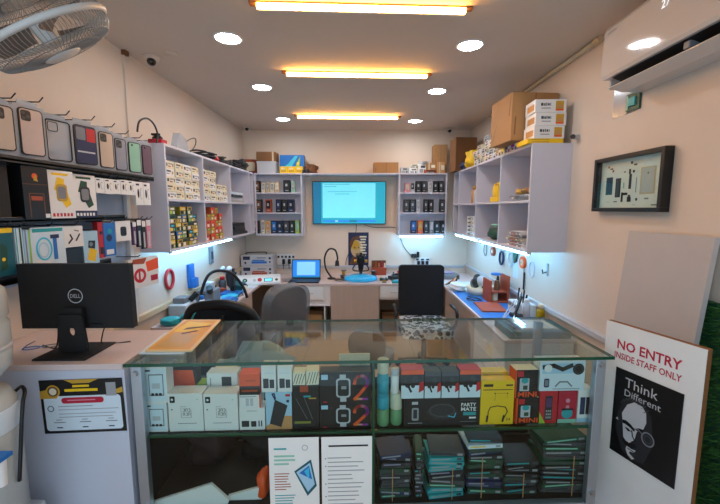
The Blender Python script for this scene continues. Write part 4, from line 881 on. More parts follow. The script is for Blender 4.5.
_, z1 = prod('red_phone_box', 'red box with a small keypad phone picture', 'box', 539.5,557.5,391,'red',lambda fr,w,h,mb,d: (fr.rr(w*.3,h*.1,w*.72,h*.85,w*.05,'charcoal'), fr.rect(w*.36,h*.5,w*.66,h*.78,'purple',2), [fr.rect(w*(.36+.11*i),h*(.15+.1*j),w*(.44+.11*i),h*(.21+.1*j),'print_grey',2) for i in range(3) for j in range(3)], fr.poly([(0,0),(w*.35,0),(0,h*.35)],'lime',2)))
prod('red_gadget_box', 'red box with a teal gadget picture between the keypad phone box and white box', 'box', 558,577,391,'crimson',lambda fr,w,h,mb,d: (fr.disc(w*.5,h*.3,w*.3,'teal'), fr.disc(w*.5,h*.7,w*.12,'pink',2), fr.disc(w*.5,h*.5,w*.1,'pink',2), fr.rect(0,0,w,h*.12,'mint',3), fr.rect(w*.2,h*.4,w*.8,h*.46,'black',3)))
prod('white_phone_box', 'small white box with dark window at right end of the glass shelf', 'box', 577.5,594,390,'white',lambda fr,w,h,mb,d: (fr.rect(w*.14,h*.25,w*.45,h*.78,'navy'), fr.rect(w*.5,h*.25,w*.85,h*.78,'charcoal'), fr.rect(0,0,w,h*.14,'sky')))
def d_wat(fr, w, h, mb, d):
    fr.rect(w*.05,h*.58,w*.95,h*.92,'sky'); fr.path([(w*.08,h*.8),(w*.3,h*.85),(w*.5,h*.72),(w*.7,h*.85)],h*.14,'charcoal',2); fr.disc(w*.18,h*.76,h*.13,'white',3); fr.disc(w*.85,h*.72,h*.19,'black',3); fr.ring(w*.85,h*.72,h*.15,h*.03,'dark_grey',4)
    fr.rr(w*.1,h*.12,w*.22,h*.42,h*.05,'navy',2); fr.rr(w*.12,h*.17,w*.2,h*.37,h*.03,'grey',3); fr.path([(w*.36,h*.15),(w*.45,h*.3),(w*.62,h*.3),(w*.72,h*.15)],h*.05,'grey',2); fr.rect(w*.3,h*.05,w*.9,h*.08,'print_grey',2)
prod('accessory_kit_box', 'pale blue box printed with watch and charger, on top of the two red boxes', 'box', 539.5,585,361,'ice',d_wat, zb=z1+.0005, py1=390)
# papers stuck inside the front glass
def sheet(name, label, px0, px1, py0, py1, draw, body='paper'):
    s0, z1_ = cpix(px0, py0, .003); s1, z0_ = cpix(px1, py1, .003)
    return pbox(name, label, 'paper', cpt((s0+s1)/2, .0045, z0_), s1-s0-.002, .0012, z1_-z0_, body, draw, CA, bevel=0)
def d_p1(fr, w, h, mb, d):
    fr.rect(w*.1,h*.86,w*.35,h*.88,'teal'); fr.lines(w*.1,w*.55,h*.68,h*.82,3,'mint'); fr.lines(w*.1,w*.45,h*.38,h*.6,7,'rust',.35); fr.lines(w*.1,w*.55,h*.08,h*.34,8,'teal',.35)
    fr.poly([(w*.5,h*.60),(w*.84,h*.74),(w*.95,h*.42),(w*.76,h*.3)],'deep_teal',2); fr.poly([(w*.54,h*.59),(w*.82,h*.70),(w*.91,h*.44),(w*.77,h*.35)],'sky',3); fr.poly([(w*.6,h*.58),(w*.8,h*.67),(w*.86,h*.5)],'blue',4); fr.poly([(w*.7,h*.6),(w*.8,h*.65),(w*.8,h*.5)],'cyan',5); fr.ring(w*.72,h*.88,w*.06,w*.012,'print_grey',2)
sheet('flyer', 'printed flyer with a blue phone picture stuck inside the glass front', 268,320,438.5,520, d_p1)
def d_p2(fr, w, h, mb, d):
    fr.rect(w*.14,h*.885,w*.92,h*.905,'black'); fr.lines(w*.12,w*.9,h*.1,h*.8,14,'print_grey',.22)
    for v in (.75,.66,.45,.3,.16): fr.disc(w*.08,h*v,w*.012,'black',2)
sheet('notice_sheet', 'typed white notice sheet with bullet lines stuck inside the glass front', 321,372,437.5,520, d_p2)
# stacks of phone covers in the lower right bay
pal = [('matte_black','grey'),('dark_grey','charcoal'),('dark_green','dark_grey'),('charcoal','teal'),('dark_grey','print_grey'),('navy','print_grey'),('charcoal','print_grey'),('dark_green','mint'),('charcoal','lavender')]
stx = [(379,412,452,.05),(414,424,450,.06),(428,465,450,.05),(466,503,437,.055),(503.5,540,462,.05),(541,588,436,.05)]
nm = ['leftmost','second','third','fourth','fifth','rightmost']
for i, (a, b, py, t0) in enumerate(stx):
    s0 = cpix(a, 475, t0)[0]; s1 = cpix(b, 475, t0)[0]; zt = min(cpix((a+b)/2, py, t0)[1], .655); hh = .0175
    n = int((zt-BZ0-.0035)/hh); rr = random.Random(50+i)
    for k in range(n):
        base, edge = pal[rr.randrange(len(pal))]
        if i == 2 and k in (0,1,2,7,8,9,10): base, edge = 'teal','print_grey'
        if i == 5 and k == n-1: base, edge = 'dark_green','mint'
        if i == 3 and k == n-2: base, edge = 'ice','yellow'
        def dc(fr, w, h, mb, d, edge=edge, k=k, i=i):
            fr.rect(w*.06, h*.35, w*(.5+.05*((k*3+i)%6)), h*.7, edge); fr.rect(w*.8, h*.2, w*.94, h*.8, ('dark_grey','print_grey','charcoal')[(k+i)%3])
        w = (s1-s0)-.006-rr.uniform(0,.014)
        pbox('phone_cover_pack', f'flat phone cover pack {ORD[min(k,15)]} up in {nm[i]} stack of the lower right bay', 'phone cover pack',
             cpt((s0+s1)/2+rr.uniform(-.004,.004), t0+rr.uniform(-.008,.01), BZ0+.0035+k*hh), w, .13, hh-.0006, base, dc, CA+rr.uniform(-.13,.13), 'stacked phone cover packs in the lower right bay', bevel=.002)
    if i != 1:
        for q in (.35,):
            c = cpt(s0+(s1-s0)*(.4+.12*(i%3)), t0, BZ0+.0035)
            mb = MB(); L = n*hh*.72; mb.box(-.0015,-.0135,0,.0015,-.0115,L,'tan'); tag(mb.obj('rubber_band', loc=c, rot=(0,0,CA)), f'tan rubber band around the {nm[i]} stack of phone cover packs', 'rubber band')
# lower left bay
for k, (pp, nmx) in enumerate((([(150,530),(150,503),(211,484),(229,500),(229,530)],'left'), ([(231,530),(228,496),(261,487),(263,530)],'right'))):
    q_ = [cpix(a,b,.05+.02*k) for a,b in pp]; mb = MB(); c0 = q_[0][0]
    mb.prism([(s_-c0, 0, max(z_,BZ0+.0035)-BZ0-.0035) for s_, z_ in q_], (0,.012,0), 'white')
    tag(mb.obj('white_board', loc=cpt(c0,.05+.02*k,BZ0+.0035), rot=(0,0,CA), bevel=.001), f'white slanted card panel standing in the dark lower left bay, {nmx} one', 'card panel')
bag('reflection_shape', 'dark reddish shape added for a reflection, at the back of the lower left bay', 'bag', cpt(.16,.36,BZ0), .20, .16, .20, 'reflection_maroon', seed=41)  # added lump imitating a person's dark red reflection on the glass
bag('reflection_shape', 'black shape added for the dark reflection in lower left bay, right of the reddish one', 'bag', cpt(.45,.38,BZ0), .24, .16, .16, 'matte_black', seed=42)  # second lump added for the darker part of that reflection
s0 = cpix(264,490,.1)[0]
bag('orange_pouch', 'orange pouch standing in the lower left bay beside the flyer', 'pouch', cpt(s0,.1,BZ0), .05, .08, .12, 'orange', seed=43, rough=.1)

# envelopes lying on the top glass
t = thing('file_folder', 'yellow paper folder with golden print lying on the glass top of the case', 'folder', (-.56, 1.60, 1.008), (0,0,.0))
def quadslab(name, pix, z0, th, m, parent, draw=None):
    o = parent.location; pts = [at_z(a, b, z0)-o for a, b in pix]; mb = MB(); mb.prism([(p_.x,p_.y,z0-o.z) for p_ in pts][::-1], (0,0,th), m); return mb, pts
ptsz = [(145,351),(192,351),(227,324),(184,320)]
w3 = [at_z(a,b,1.01) for a,b in ptsz]
U = (w3[1]-w3[0]); V = (w3[3]-w3[0]); o3 = w3[0]
bpy.data.objects.remove(t)
t = thing('file_folder', 'yellow paper folder with golden print lying on the glass top of the case', 'folder', (o3.x, o3.y, 1.0065))
def L2(u, v, z=0): q = U*u+V*v; return (q.x, q.y, z)
mb = MB(); mb.prism([L2(0,0),L2(1,0),L2(1,1),L2(0,1)], (0,0,.006), 'folder_paper')
for poly, m_, k in (([(.03,.03),(.93,.03),(.93,.97),(.1,.97)],'folder_gold',1), ([(.1,.08),(.75,.08),(.8,.45),(.2,.5)],'gold',2), ([(.1,.55),(.6,.5),(.85,.85),(.2,.92)],'yellow',2), ([(.3,.6),(.9,.72),(.9,.76),(.35,.68)],'brown',3), ([(.4,.45),(.7,.55),(.68,.6),(.36,.5)],'brown',3)):
    mb.add([Vector(L2(a,b,.006+.0004*k)) for a,b in poly], [(0,1,2,3)], m_)
mb.obj('cover', t, bevel=.0)
MB().prism([L2(.02,.0),L2(.97,-.0),L2(.97,.9),L2(.05,.9)], (0,0,.0012), 'white').obj('inner_sheet', t, loc=(0,0,-.0013))
t = tag(MB().prism([L2(0,0),L2(.95,0),L2(.95,.6),L2(0,.6)], (0,0,.004), 'ice').obj('paper_stack', loc=(o3.x-.02, o3.y-.012, 1.0003)), 'thin stack of bluish white papers under the yellow folder on the glass top', 'paper')

# ---------------------------------------------------------------- work desks
DZ = .70
t = thing('work_desk', 'long light laminate work desk along the back wall under the television', 'desk', (0, 4.38, 0))
MB().box(-1.19, 0, DZ-.025, .985, .765, DZ, 'counter_top').obj('desktop', t, bevel=.002)
MB().box(-.355, .005, 0, .235, .03, DZ-.026, 'wood_light').obj('front_panel', t, bevel=.001)
def dunit(t, x0, x1, z0, z1, m, hm='steel'):
    d = MB().box(x0, .0, z0, x1, .02, z1, m).obj('drawer', t, bevel=.002)
    c = (x0+x1)/2; MB().tube([(c-.05,.0,(z0+z1)/2),(c-.045,-.02,(z0+z1)/2),(c+.045,-.02,(z0+z1)/2),(c+.05,.0,(z0+z1)/2)], .004, hm, 8).obj('handle', d)
MB().box(-.82,.022,.42,-.36,.6,DZ-.026,'white').obj('drawer_unit', t); MB().box(.24,.022,.50,.985,.6,DZ-.026,'white').obj('drawer_unit', t); MB().box(-1.09,.03,0,-.84,.6,DZ-.026,'dark_grey').obj('cupboard', t)
dunit(t, -.80, -.44, .50, .665, 'white'); dunit(t, .25, .60, .53, .67, 'white'); dunit(t, .61, .95, .53, .67, 'white')
MB().box(-1.08,.0,.08,-.83,.02,.665,'dark_grey').obj('cupboard_door', t, bevel=.002)
MB().box(-.44,.01,0,-.425,.5,.66,'white').obj('leg_panel', t)
t = thing('work_desk', 'light laminate work desk along the right wall with a drawer and blue mat', 'desk', (1.0, 2.45, 0))
MB().box(-.005, 0, DZ-.025, .498, 2.695, DZ, 'counter_top').obj('desktop', t, bevel=.002)
MB().box(.03, .02, .05, .49, .72, DZ-.026, 'white').obj('carcass', t); MB().box(.03,.721,0,.06,1.9,DZ-.026,'wood_light').obj('modesty_panel', t)
for y0, y1, z0, z1 in ((.03,.70,.47,.665),(.03,.70,.26,.46)):
    d = MB().box(.01, y0, z0, .029, y1, z1, 'white').obj('drawer', t, bevel=.002)
    MB().tube([(.01,.31,(z0+z1)/2),(-.012,.32,(z0+z1)/2),(-.012,.42,(z0+z1)/2),(.01,.43,(z0+z1)/2)], .004, 'steel', 8).obj('handle', d)
t = thing('work_desk', 'light laminate work desk along the left wall behind the black chair', 'desk', (-1.6, 2.72, 0))
MB().box(.002, 0, DZ-.025, .40, 2.425, DZ, 'counter_top').obj('desktop', t, bevel=.002)
MB().box(.37,.02,0,.395,1.3,DZ-.026,'wood_light').box(.01,.02,0,.36,.04,DZ-.026,'wood_light').obj('side_panel', t)
flap_box('cardboard_parcel', 'brown cardboard box on the floor under the white drawer', (-.62, 4.62, 0), .3, .3, .28, 'cardboard', 0)
flap_box('cardboard_parcel', 'brown cardboard box on the floor under the back desk behind the black square chair', (.42, 4.65, 0), .28, .3, .26, 'cardboard_dark', 0)

# television
t = thing('television', 'wide flat television on the back wall showing a pale window on a teal screen', 'television', (-.148, 5.10, 1.39))
MB().box(-.505,.0,0,.505,.035,.585,'black').obj('frame', t, bevel=.003)
mb = MB(); fr = FR(mb, (-.495,-.0002,.012), (1,0,0), (0,0,1))
fr.rect(0,0,.99,.563,'screen_teal',1); fr.rect(.13,.075,.855,.55,'screen_light',2); fr.rect(0,0,.11,.563,'screen_edge',2); fr.rect(.905,0,.99,.563,'screen_teal',2)
fr.rect(.13,.02,.86,.045,'screen_blue',3); fr.rect(.3,.02,.34,.045,'screen_pale',4); fr.rect(.5,.02,.6,.045,'screen_edge',4)
for v, a, b in ((.53,.15,.5),(.50,.15,.32),(.43,.2,.6),(.40,.3,.5)): fr.rect(a,v,b,v+.006,'screen_teal',3)
mb.obj('screen', t)
MB().box(-.2,.035,.15,.2,.049,.45,'charcoal').obj('wall_mount', t)
tag(MB().tube([(-.05,-.015,1.39),(-.06,-.012,1.27),(-.13,-.012,1.05),(-.19,-.012,.9),(-.2,-.04,.82)], .004, 'charcoal', 6, curve=5).obj('television_cable', loc=(0, YB, 0)), 'thin dark cable hanging from television down behind the gooseneck lamp', 'cable')
tag(MB().tube([(.05,-.015,1.39),(.2,-.012,1.345),(.48,-.012,1.345),(.53,-.012,1.28),(.63,-.012,1.05),(.78,-.012,.9)], .004, 'charcoal', 6, curve=5).obj('television_cable', loc=(0, YB, 0)), 'thin dark cable running right from television and sloping down to the sockets', 'cable')
# poster on the back wall (plain portrait with lettering blocks)
def d_port(fr, w, h, mb, d):
    fr.disc(w*.42,h*.52,w*.30,'skin_print',1,ry=h*.26); fr.disc(w*.34,h*.62,w*.2,'gold',2,ry=h*.14); fr.poly([(w*.12,h*.5),(w*.3,h*.78),(w*.62,h*.82),(w*.5,h*.9),(w*.2,h*.86),(w*.06,h*.66)],'brown',3)
    fr.disc(w*.32,h*.55,w*.04,'brown',4); fr.disc(w*.52,h*.55,w*.04,'brown',4); fr.rect(w*.36,h*.36,w*.5,h*.38,'brown',4); fr.poly([(w*.2,h*.28),(w*.6,h*.28),(w*.8,h*.05),(w*.05,h*.05)],'brown',1)
    for k, v in enumerate((.85,.77,.69,.61,.53,.45,.37,.3)): fr.rect(w*(.56+.04*(k%2)),h*v,w*(.9-.03*(k%3)),h*(v+.045),'cream',5)
pbox('wall_poster', 'dark blue poster with a golden face and lettering on the back wall', 'poster', (-.022, YB-.008, .80), .285, .006, .475, 'navy', d_port, bevel=0)

# power supply, soldering station, laptop
t = thing('power_supply', 'grey bench power supply with two front panels at the back left of the desk', 'power supply', (-1.37, 4.84, DZ), (0,0,.06))
for k, (z, c) in enumerate(((.002,'rust'),(.15,'blue'))):
    MB().box(-.21,0,z,.21,.26,z+.142,'light_grey').obj('housing', t, bevel=.004)
    mb = MB(); fr = FR(mb, (-.2,-.0005,z+.01), (1,0,0), (0,0,1)); fr.rect(.02,.07,.11,.115,'black',1); fr.rect(.03,.078,.09,.105,'navy',2); fr.rect(.13,.02,.33,.05,c,1); fr.rect(.14,.055,.3,.07,c,1); fr.disc(.05,.03,.014,'charcoal',1); fr.disc(.37,.09,.016,'charcoal',1); fr.disc(.37,.04,.012,'black',1); fr.rect(.2,.09,.32,.1,'dark_grey',1); mb.obj('control_panel', t)
MB().tube([(-.15,.1,.293),(-.15,.1,.315),(.1,.1,.32),(.1,.1,.293)], .006, 'charcoal', curve=3).obj('handle', t)
t = thing('soldering_station', 'long white soldering station with green and red knobs on the desk corner', 'soldering station', (-1.215, 4.36, DZ), (0,0,.22))
mb = MB(); mb.prism([(-.25,-.07,0),(-.25,.11,0),(-.25,.11,.10),(-.25,-.02,.085),(-.25,-.07,.03)], (.5,0,0), 'white'); mb.obj('housing', t, bevel=.006)
mb = MB(); sl = Vector((0,.05,.055)).normalized(); fr = FR(mb, (-.25,-.069,.032), (1,0,0), sl); fr.rect(.05,.005,.48,.066,'white',0.5); fr.disc(.09,.035,.028,'dark_green',1); fr.disc(.09,.035,.012,'mint',2); fr.disc(.2,.035,.02,'light_grey',1); fr.disc(.26,.04,.026,'red',1); fr.rect(.31,.01,.41,.062,'dark_grey',1); fr.rect(.32,.018,.40,.055,'screen_light',2); fr.disc(.455,.035,.018,'dark_green',1); mb.obj('control_panel', t)
t = thing('laptop', 'open black laptop with a blue lit screen on the back desk', 'laptop', (-.69, 4.45, DZ))
MB().box(-.185,-.04,0,.185,.20,.018,'black').obj('base', t, bevel=.003)
MB().box(-.165,.03,.018,.165,.16,.0195,'charcoal').box(-.05,-.03,.018,.05,.02,.019,'dark_grey').obj('keyboard', t)
lid = MB().box(-.185,0,0,.185,.008,.245,'black').obj('lid', t, loc=(0,.19,.018), rot=(-.17,0,0), bevel=.003)
mb = MB(); fr = FR(mb, (-.173,-.0003,.012), (1,0,0), (0,0,1)); fr.rect(0,0,.346,.22,'screen_blue',1); fr.rect(.055,.03,.29,.20,'screen_pale',2); fr.rect(0,0,.346,.012,'screen_edge',3); mb.obj('screen', lid)
# wall sockets
def socket_plate(label, x, z, w, h, n, plugs):
    t = thing('wall_socket', label, 'socket', (x, YB-.001, z))
    MB().box(-w/2,-.02,0,w/2,-.0,h,'white').obj('plate', t, bevel=.003)
    for k in range(n): MB().box(-w/2+w*(k+.2)/n,-.023,h*.65,-w/2+w*(k+.75)/n,-.0201,h*.85,'charcoal').obj('switch', t)
    for u in plugs: MB().box(u-.018,-.06,h*.1,u+.018,-.0202,h*.55,'black').tube([(u,-.055,h*.2),(u,-.075,h*.05),(u,-.07,-.05)], .005, 'black').obj('plug', t, bevel=.003)
socket_plate('white wall socket with two black plugs beside the laptop', -1.04, .82, .26, .15, 5, (-.03,.05))
socket_plate('white wall socket with plugs at the end of the sloping television cable', .88, .82, .22, .10, 3, (-.06,.0,.06))
t = thing('power_adapter', 'black power adapter and plug on top of the right wall socket', 'adapter', (.76, YB-.02, .925))
MB().box(-.04,-.03,0,.03,.01,.05,'charcoal').obj('body', t, bevel=.004); MB().box(.035,-.025,0,.07,.0,.08,'black').obj('plug', t, bevel=.004)
# gooseneck lamp
def gooseneck(label, loc, pts, r, m, head):
    t = thing('gooseneck_lamp', label, 'lamp', loc)
    MB().lathe([(.055,0),(.055,.012),(.03,.02),(.001,.022)], m, 24).obj('base', t)
    MB().tube(pts, r, m, 10, curve=6).obj('flexible_arm', t)
    p_ = Vector(pts[-1]); MB().cyl(p_, p_+Vector(head), .022, .03, m, 16).obj('lamp_head', t)
    return t
gooseneck('black gooseneck lamp standing on the back desk beside the laptop', (-.37, 4.7, DZ), [(0,0,.02),(-.07,0,.13),(-.085,0,.28),(-.03,0,.385),(.05,0,.375),(.08,0,.28),(.075,0,.24)], .011, 'black', (0,-.01,-.07))
# microscope with blue lit base
t = thing('microscope', 'black stereo microscope on a wide glowing blue base in the middle of the back desk', 'microscope', (.01, 4.62, DZ))
MB().lathe([(.17,0),(.215,.012),(.2,.05),(.12,.07),(.001,.072)], 'lamp_blue', 32, T=Matrix.Diagonal((1,.8,1,1))).obj('base_mat', t)
MB().box(-.02,.09,.03,.02,.13,.34,'charcoal').obj('column', t, bevel=.004)
MB().cyl((0,.01,.13),(0,.0,.24),.03,.045,'black').box(-.05,-.05,.22,.05,.09,.29,'black').obj('body', t, bevel=.004)
for sx in (-1,1): MB().cyl((sx*.03,-.04,.27),(sx*.04,-.09,.33),.017,.02,'black').obj('eyepiece', t)
for sx in (-1,1): MB().cyl((sx*.05,.03,.24),(sx*.085,.03,.24),.02,.02,'gold').obj('focus_knob', t)
MB().tube([(0.07,.0,.2),(.1,.0,.15),(.075,.0,.12),(-.075,.0,.12),(-.1,.0,.15),(-.07,.0,.2)], .008, 'charcoal', curve=4).obj('arm', t)
t = thing('pen_rack', 'rust brown organiser with small bottles against the back wall beside the poster', 'organiser', (.26, 5.02, DZ))
MB().box(-.10,-.06,0,.10,.06,.10,'rust').box(-.1,.04,.1,.1,.06,.19,'brown').obj('body', t, bevel=.003)
for k in range(5): MB().cyl((-.08+.04*k,0,.101),(-.08+.04*k,0,.16+.02*(k%2)),.015,.012,('brown','rust','cardboard','crimson','cream')[k],12).obj('small_bottle', t)
for k, (x, y, m, c2, nmn, w, h) in enumerate(((.30,4.6,'dark_green','white','dark green',.10,.06),(.43,4.68,'charcoal','dark_grey','charcoal',.12,.09),(.56,4.6,'dark_grey','cyan','dark grey',.1,.06),(.68,4.66,'charcoal','teal','charcoal and teal',.14,.08),(-.5+.3,4.75,'dark_grey','grey','dark grey slim',.12,.05),(.52,4.86,'black','red','black',.11,.08))):
    tt = thing('bench_tool', f'small {nmn} bench tool, ' + ('nearest the microscope on its right','second right of the microscope','third right of the microscope','nearest the black chair','between the gooseneck lamp and microscope','behind the others by the back wall')[k], 'tool', (x,y,DZ), (0,0,k*.5))
    MB().box(-w/2,-.04,0,w/2,.04,h*.5,m).obj('body', tt, bevel=.006); MB().cyl((0,0,h*.5),(.01,.01,h),.015,.01,c2,10).obj('knob', tt); MB().tube([(w/2,0,.01),(w/2+.05,.02,.02),(w/2+.06,-.05,.008)], .004, 'black', curve=4).obj('lead', tt)
t = thing('sponge_tray', 'small teal tray at the front of the back desk beside the black square chair', 'tray', (.46, 4.46, DZ)); MB().box(-.07,-.05,0,.07,.05,.02,'teal').obj('body', t, bevel=.004); MB().box(-.05,-.035,.0201,.03,.03,.03,'cyan').obj('sponge', t, bevel=.003)

# left desk tools
t = thing('magnifier_lamp', 'black arched flexible lamp over the left desk', 'lamp', (-1.44, 3.24, DZ))
MB().lathe([(.06,0),(.06,.015),(.03,.03),(.001,.03)], 'black').obj('base', t)
MB().tube([(0,0,.03),(.01,.02,.16),(.06,.06,.30),(.14,.12,.335),(.24,.18,.29),(.32,.22,.16),(.35,.24,.05)], .014, 'black', 10, curve=6).obj('flexible_arm', t)
MB().cyl((0,0,.03),(.015,.02,.14),.028,.022,'charcoal').obj('joint', t)
t = thing('bench_microscope', 'dark microscope with blue parts on the left desk under the arched lamp', 'microscope', (-1.36, 3.80, DZ))
MB().box(-.1,-.08,0,.1,.1,.03,'blue').obj('base', t, bevel=.006); MB().box(-.02,.05,.03,.02,.09,.27,'charcoal').obj('column', t); MB().cyl((0,0,.1),(0,0,.24),.035,.05,'charcoal').obj('body', t); MB().cyl((.0,-.02,.24),(.02,-.07,.3),.022,.024,'light_grey').obj('eyepiece', t); MB().cyl((-.04,-.02,.24),(-.05,-.07,.3),.022,.024,'light_grey').obj('eyepiece', t)
t = thing('rework_machine', 'white and grey rework machine with a black nozzle on the left desk by the wall', 'machine', (-1.5, 3.02, DZ))
MB().box(-.07,-.09,0,.08,.10,.12,'light_grey').obj('housing', t, bevel=.01); MB().box(-.05,-.05,.12,.05,.06,.17,'grey').obj('top_unit', t, bevel=.01); MB().cyl((.06,.03,.13),(.11,.06,.19),.022,.026,'black').obj('nozzle', t); MB().cyl((.081,-.03,.06),(.09,-.03,.06),.02,.018,'rust').obj('dial', t)
t = thing('rework_machine', 'grey rework machine behind the white one on the left desk', 'machine', (-1.47, 3.50, DZ))
MB().box(-.08,-.09,0,.08,.1,.13,'grey').obj('housing', t, bevel=.01); MB().box(-.05,-.04,.13,.05,.05,.2,'light_grey').obj('top_unit', t, bevel=.01); MB().cyl((.05,-.08,.12),(.06,-.12,.17),.03,.03,'black').obj('nozzle', t)
for k, (x,y,w,d,h,m,nmn) in enumerate(((-1.3,3.60,.14,.16,.05,'cyan','cyan'),(-1.34,4.0,.16,.16,.10,'deep_teal','deep teal'),(-1.43,4.12,.12,.12,.12,'charcoal','charcoal'),(-1.25,3.45,.12,.16,.06,'blue','blue'))):
    bag('cloth_bundle', f'{nmn} cloth bundle among the tools on the left desk', 'cloth', (x,y,DZ), w,d,h, m, seed=60+k, rough=.2)
pbox('paper_sheet', 'white paper sheet lying on the left desk near the soldering station', 'paper', (-1.31, 4.42-.3, DZ), .2, .26, .002, 'ice', None, .1, bevel=0)
bag('teal_cloth', 'teal cloth on the near end of the left desk behind the yellow folder', 'cloth', (-1.31, 2.84, DZ), .18, .12, .10, 'teal', seed=70)
bag('blue_wallet', 'small teal and black case at the near end of the left desk beside the wall', 'case', (-1.48, 2.80, DZ), .14, .12, .06, 'teal', seed=71, rough=.08)
tag(MB().tube([(0,0,.004),(.08,-.1,.05),(.2,-.1,.03),(.16,.1,.004),(.0,.14,.03),(-.05,.02,.004)], .004, 'black', 6, closed=True, curve=4).obj('loose_wire', loc=(-1.47, 2.90, DZ)), 'loose black wire loop on near end of the left desk', 'wire')
t = thing('blue_dispenser', 'blue bracket holder mounted on left wall above the tools', 'holder', (XL, 3.40, .96))
MB().box(.001,-.05,-.09,.03,.05,.13,'blue').obj('back', t, bevel=.004); MB().box(.03,-.04,-.09,.07,.04,.0,'blue').obj('pocket', t, bevel=.004)
tag(MB().tube([(0, .062*math.cos(a/20*6.2832), .078*math.sin(a/20*6.2832)) for a in range(20)], .012, 'red', 8, closed=True).obj('tape_roll', loc=(XL+.014, 3.02, 1.02)), 'red tape ring hanging on left wall', 'tape roll')
t = thing('wall_switch', 'tall grey switch plate on left wall under the glowing tube', 'switch', (XL, 3.9, 1.10)); MB().box(.001,-.045,-.08,.02,.045,.10,'grey').obj('plate', t, bevel=.003); MB().box(.0201,-.02,-.03,.026,.02,.05,'charcoal').obj('switch', t)

for k, (x, y, w, h, m, m2, nmn) in enumerate(((-1.52,3.22,.03,.13,'charcoal','grey','grey capped dark'),(-1.36,3.10,.028,.16,'white','blue','blue capped white'),(-1.50,3.72,.035,.12,'light_grey','black','black capped grey'),(-1.52,4.0,.04,.16,'dark_grey','red','red capped grey'),(-1.25,3.92,.025,.10,'cream','navy','navy capped cream'),(-1.50,4.35,.035,.15,'white','charcoal','dark capped white'))):
    bottle('tool_bottle', f'small {nmn} bottle among the tools on the left desk', 'bottle', (x, y, DZ), w, h, m, m2)
for k, (x, y, w, d, h, m, nmn) in enumerate(((-1.30,2.98,.10,.12,.05,'white','white'),(-1.27,3.28,.07,.10,.07,'charcoal','charcoal'),(-1.28,4.55,.10,.08,.05,'blue','blue'),(-1.50,3.9,.08,.08,.05,'rust','rust-coloured'))):
    tt = thing('parts_box', f'small {nmn} plastic parts box on the left desk', 'parts box', (x, y, DZ), (0,0,.3*k)); MB().box(-w/2,-d/2,0,w/2,d/2,h*.7,m).obj('body', tt, bevel=.004); MB().box(-w/2-.002,-d/2-.002,h*.7,w/2+.002,d/2+.002,h,m).obj('lid', tt, bevel=.004)
for k, (x, y, z, m, nmn, dsk) in enumerate(((-1.42,3.05,DZ,'black','black','left desk under the red tape ring'),(-1.28,3.75,DZ,'charcoal','charcoal','left desk beside the blue bundle'),(-.25,4.55,DZ,'black','black','back desk right of the gooseneck lamp'),(.72,4.55,DZ,'dark_grey','dark grey','back desk behind the black square chair'),(-.9,4.55,DZ,'grey','grey','back desk left of the laptop'),(1.12,3.55,DZ+.004,'black','black','right desk beside the terracotta tray'))):
    coil('loose_cable', f'{nmn} loose cable lying on the {dsk}', (x, y, z), .07, .08, 2, .004, m, 130+k, .03)
for k, (x, y, w, h, m, c2, nmn) in enumerate(((-.02+.32,4.47,.06,.04,'navy','gold','navy'),(.18,4.93,.08,.07,'grey','black','light'),(.82,4.93,.1,.06,'charcoal','white','white knobbed'),(-.22,4.9,.07,.08,'dark_grey','gold','gold knobbed'))):
    tt = thing('solder_spool', f'{nmn} solder spool on the back desk', 'spool', (x, y, DZ)); MB().cyl((0,0,0),(0,0,.006),w/2,w/2,m).cyl((0,0,.006),(0,0,h-.006),w/3,w/3,c2).cyl((0,0,h-.006),(0,0,h),w/2,w/2,m).obj('reel', tt); MB().cyl((0,0,h),(0,0,h+.004),w/6,w/6,'light_grey').obj('hub_label', tt)

# right desk things
def on_desk(px, py): q = at_z(px, py, DZ); return q
pbox('work_mat', 'blue rubber repair mat covering the right desk', 'mat', (1.225, 2.95, DZ), .42, 1.0, .003, 'blue', None, 0, bevel=0)
pbox('work_mat', 'pale mat with teal corner on the far end of the right desk', 'mat', (1.2, 4.0, DZ), .36, .5, .003, 'ice', lambda fr,w,h,mb,d: FR(mb,(-w/2,0,h),(1,0,0),(0,1,0)).rect(.02,.02,.16,.2,'mint'), 0, bevel=0)
pbox('tool_tray', 'terracotta red flat tray lying on the blue mat', 'tray', (1.18, 3.13, DZ+.0035), .22, .32, .012, 'rust', None, -.06)
t = thing('parts_case', 'dark blue case with a pale lid at the near end of the right desk', 'case', (1.25, 2.53, DZ+.0))
MB().box(-.21,-.06,0,.22,.24,.055,'deep_teal').obj('body', t, bevel=.008); MB().box(-.11,-.02,.055,.17,.18,.068,'beige').obj('lid', t, bevel=.003); MB().box(-.17,-.02,.055,-.12,.05,.08,'navy').obj('latch', t, bevel=.003)
t = thing('tweezers', 'long grey tweezers leaning across the blue mat', 'tweezers', (1.16, 2.88, DZ+.004)); MB().tube([(-.08,-.1,.004),(.03,.03,.07),(.13,.12,.14)], .005, 'steel', 6).tube([(-.08,-.1,.004),(.05,.02,.07),(.145,.11,.14)], .004, 'light_grey', 6).obj('arms', t)
t = thing('soldering_iron', 'black handled soldering iron standing in its holder on the right desk', 'soldering iron', (1.30, 2.98, DZ+.004))
MB().box(-.04,-.05,0,.05,.05,.03,'charcoal').obj('holder', t, bevel=.004); MB().cyl((-.03,-.04,.03),(.06,.06,.16),.011,.014,'black').obj('grip', t); MB().cyl((-.05,-.06,.005),(-.03,-.04,.03),.004,.006,'steel').obj('tip', t)
t = thing('desk_organiser', 'white desk organiser of small compartments standing by the right wall', 'organiser', (1.39, 3.10, DZ+.0035))
MB().box(-.07,-.11,0,.08,.11,.10,'white').obj('body', t, bevel=.004)
for k in range(4): MB().box(-.075,-.10+.052*k,.06,-.0705,-.056+.052*k,.09,'grey').obj('compartment', t)
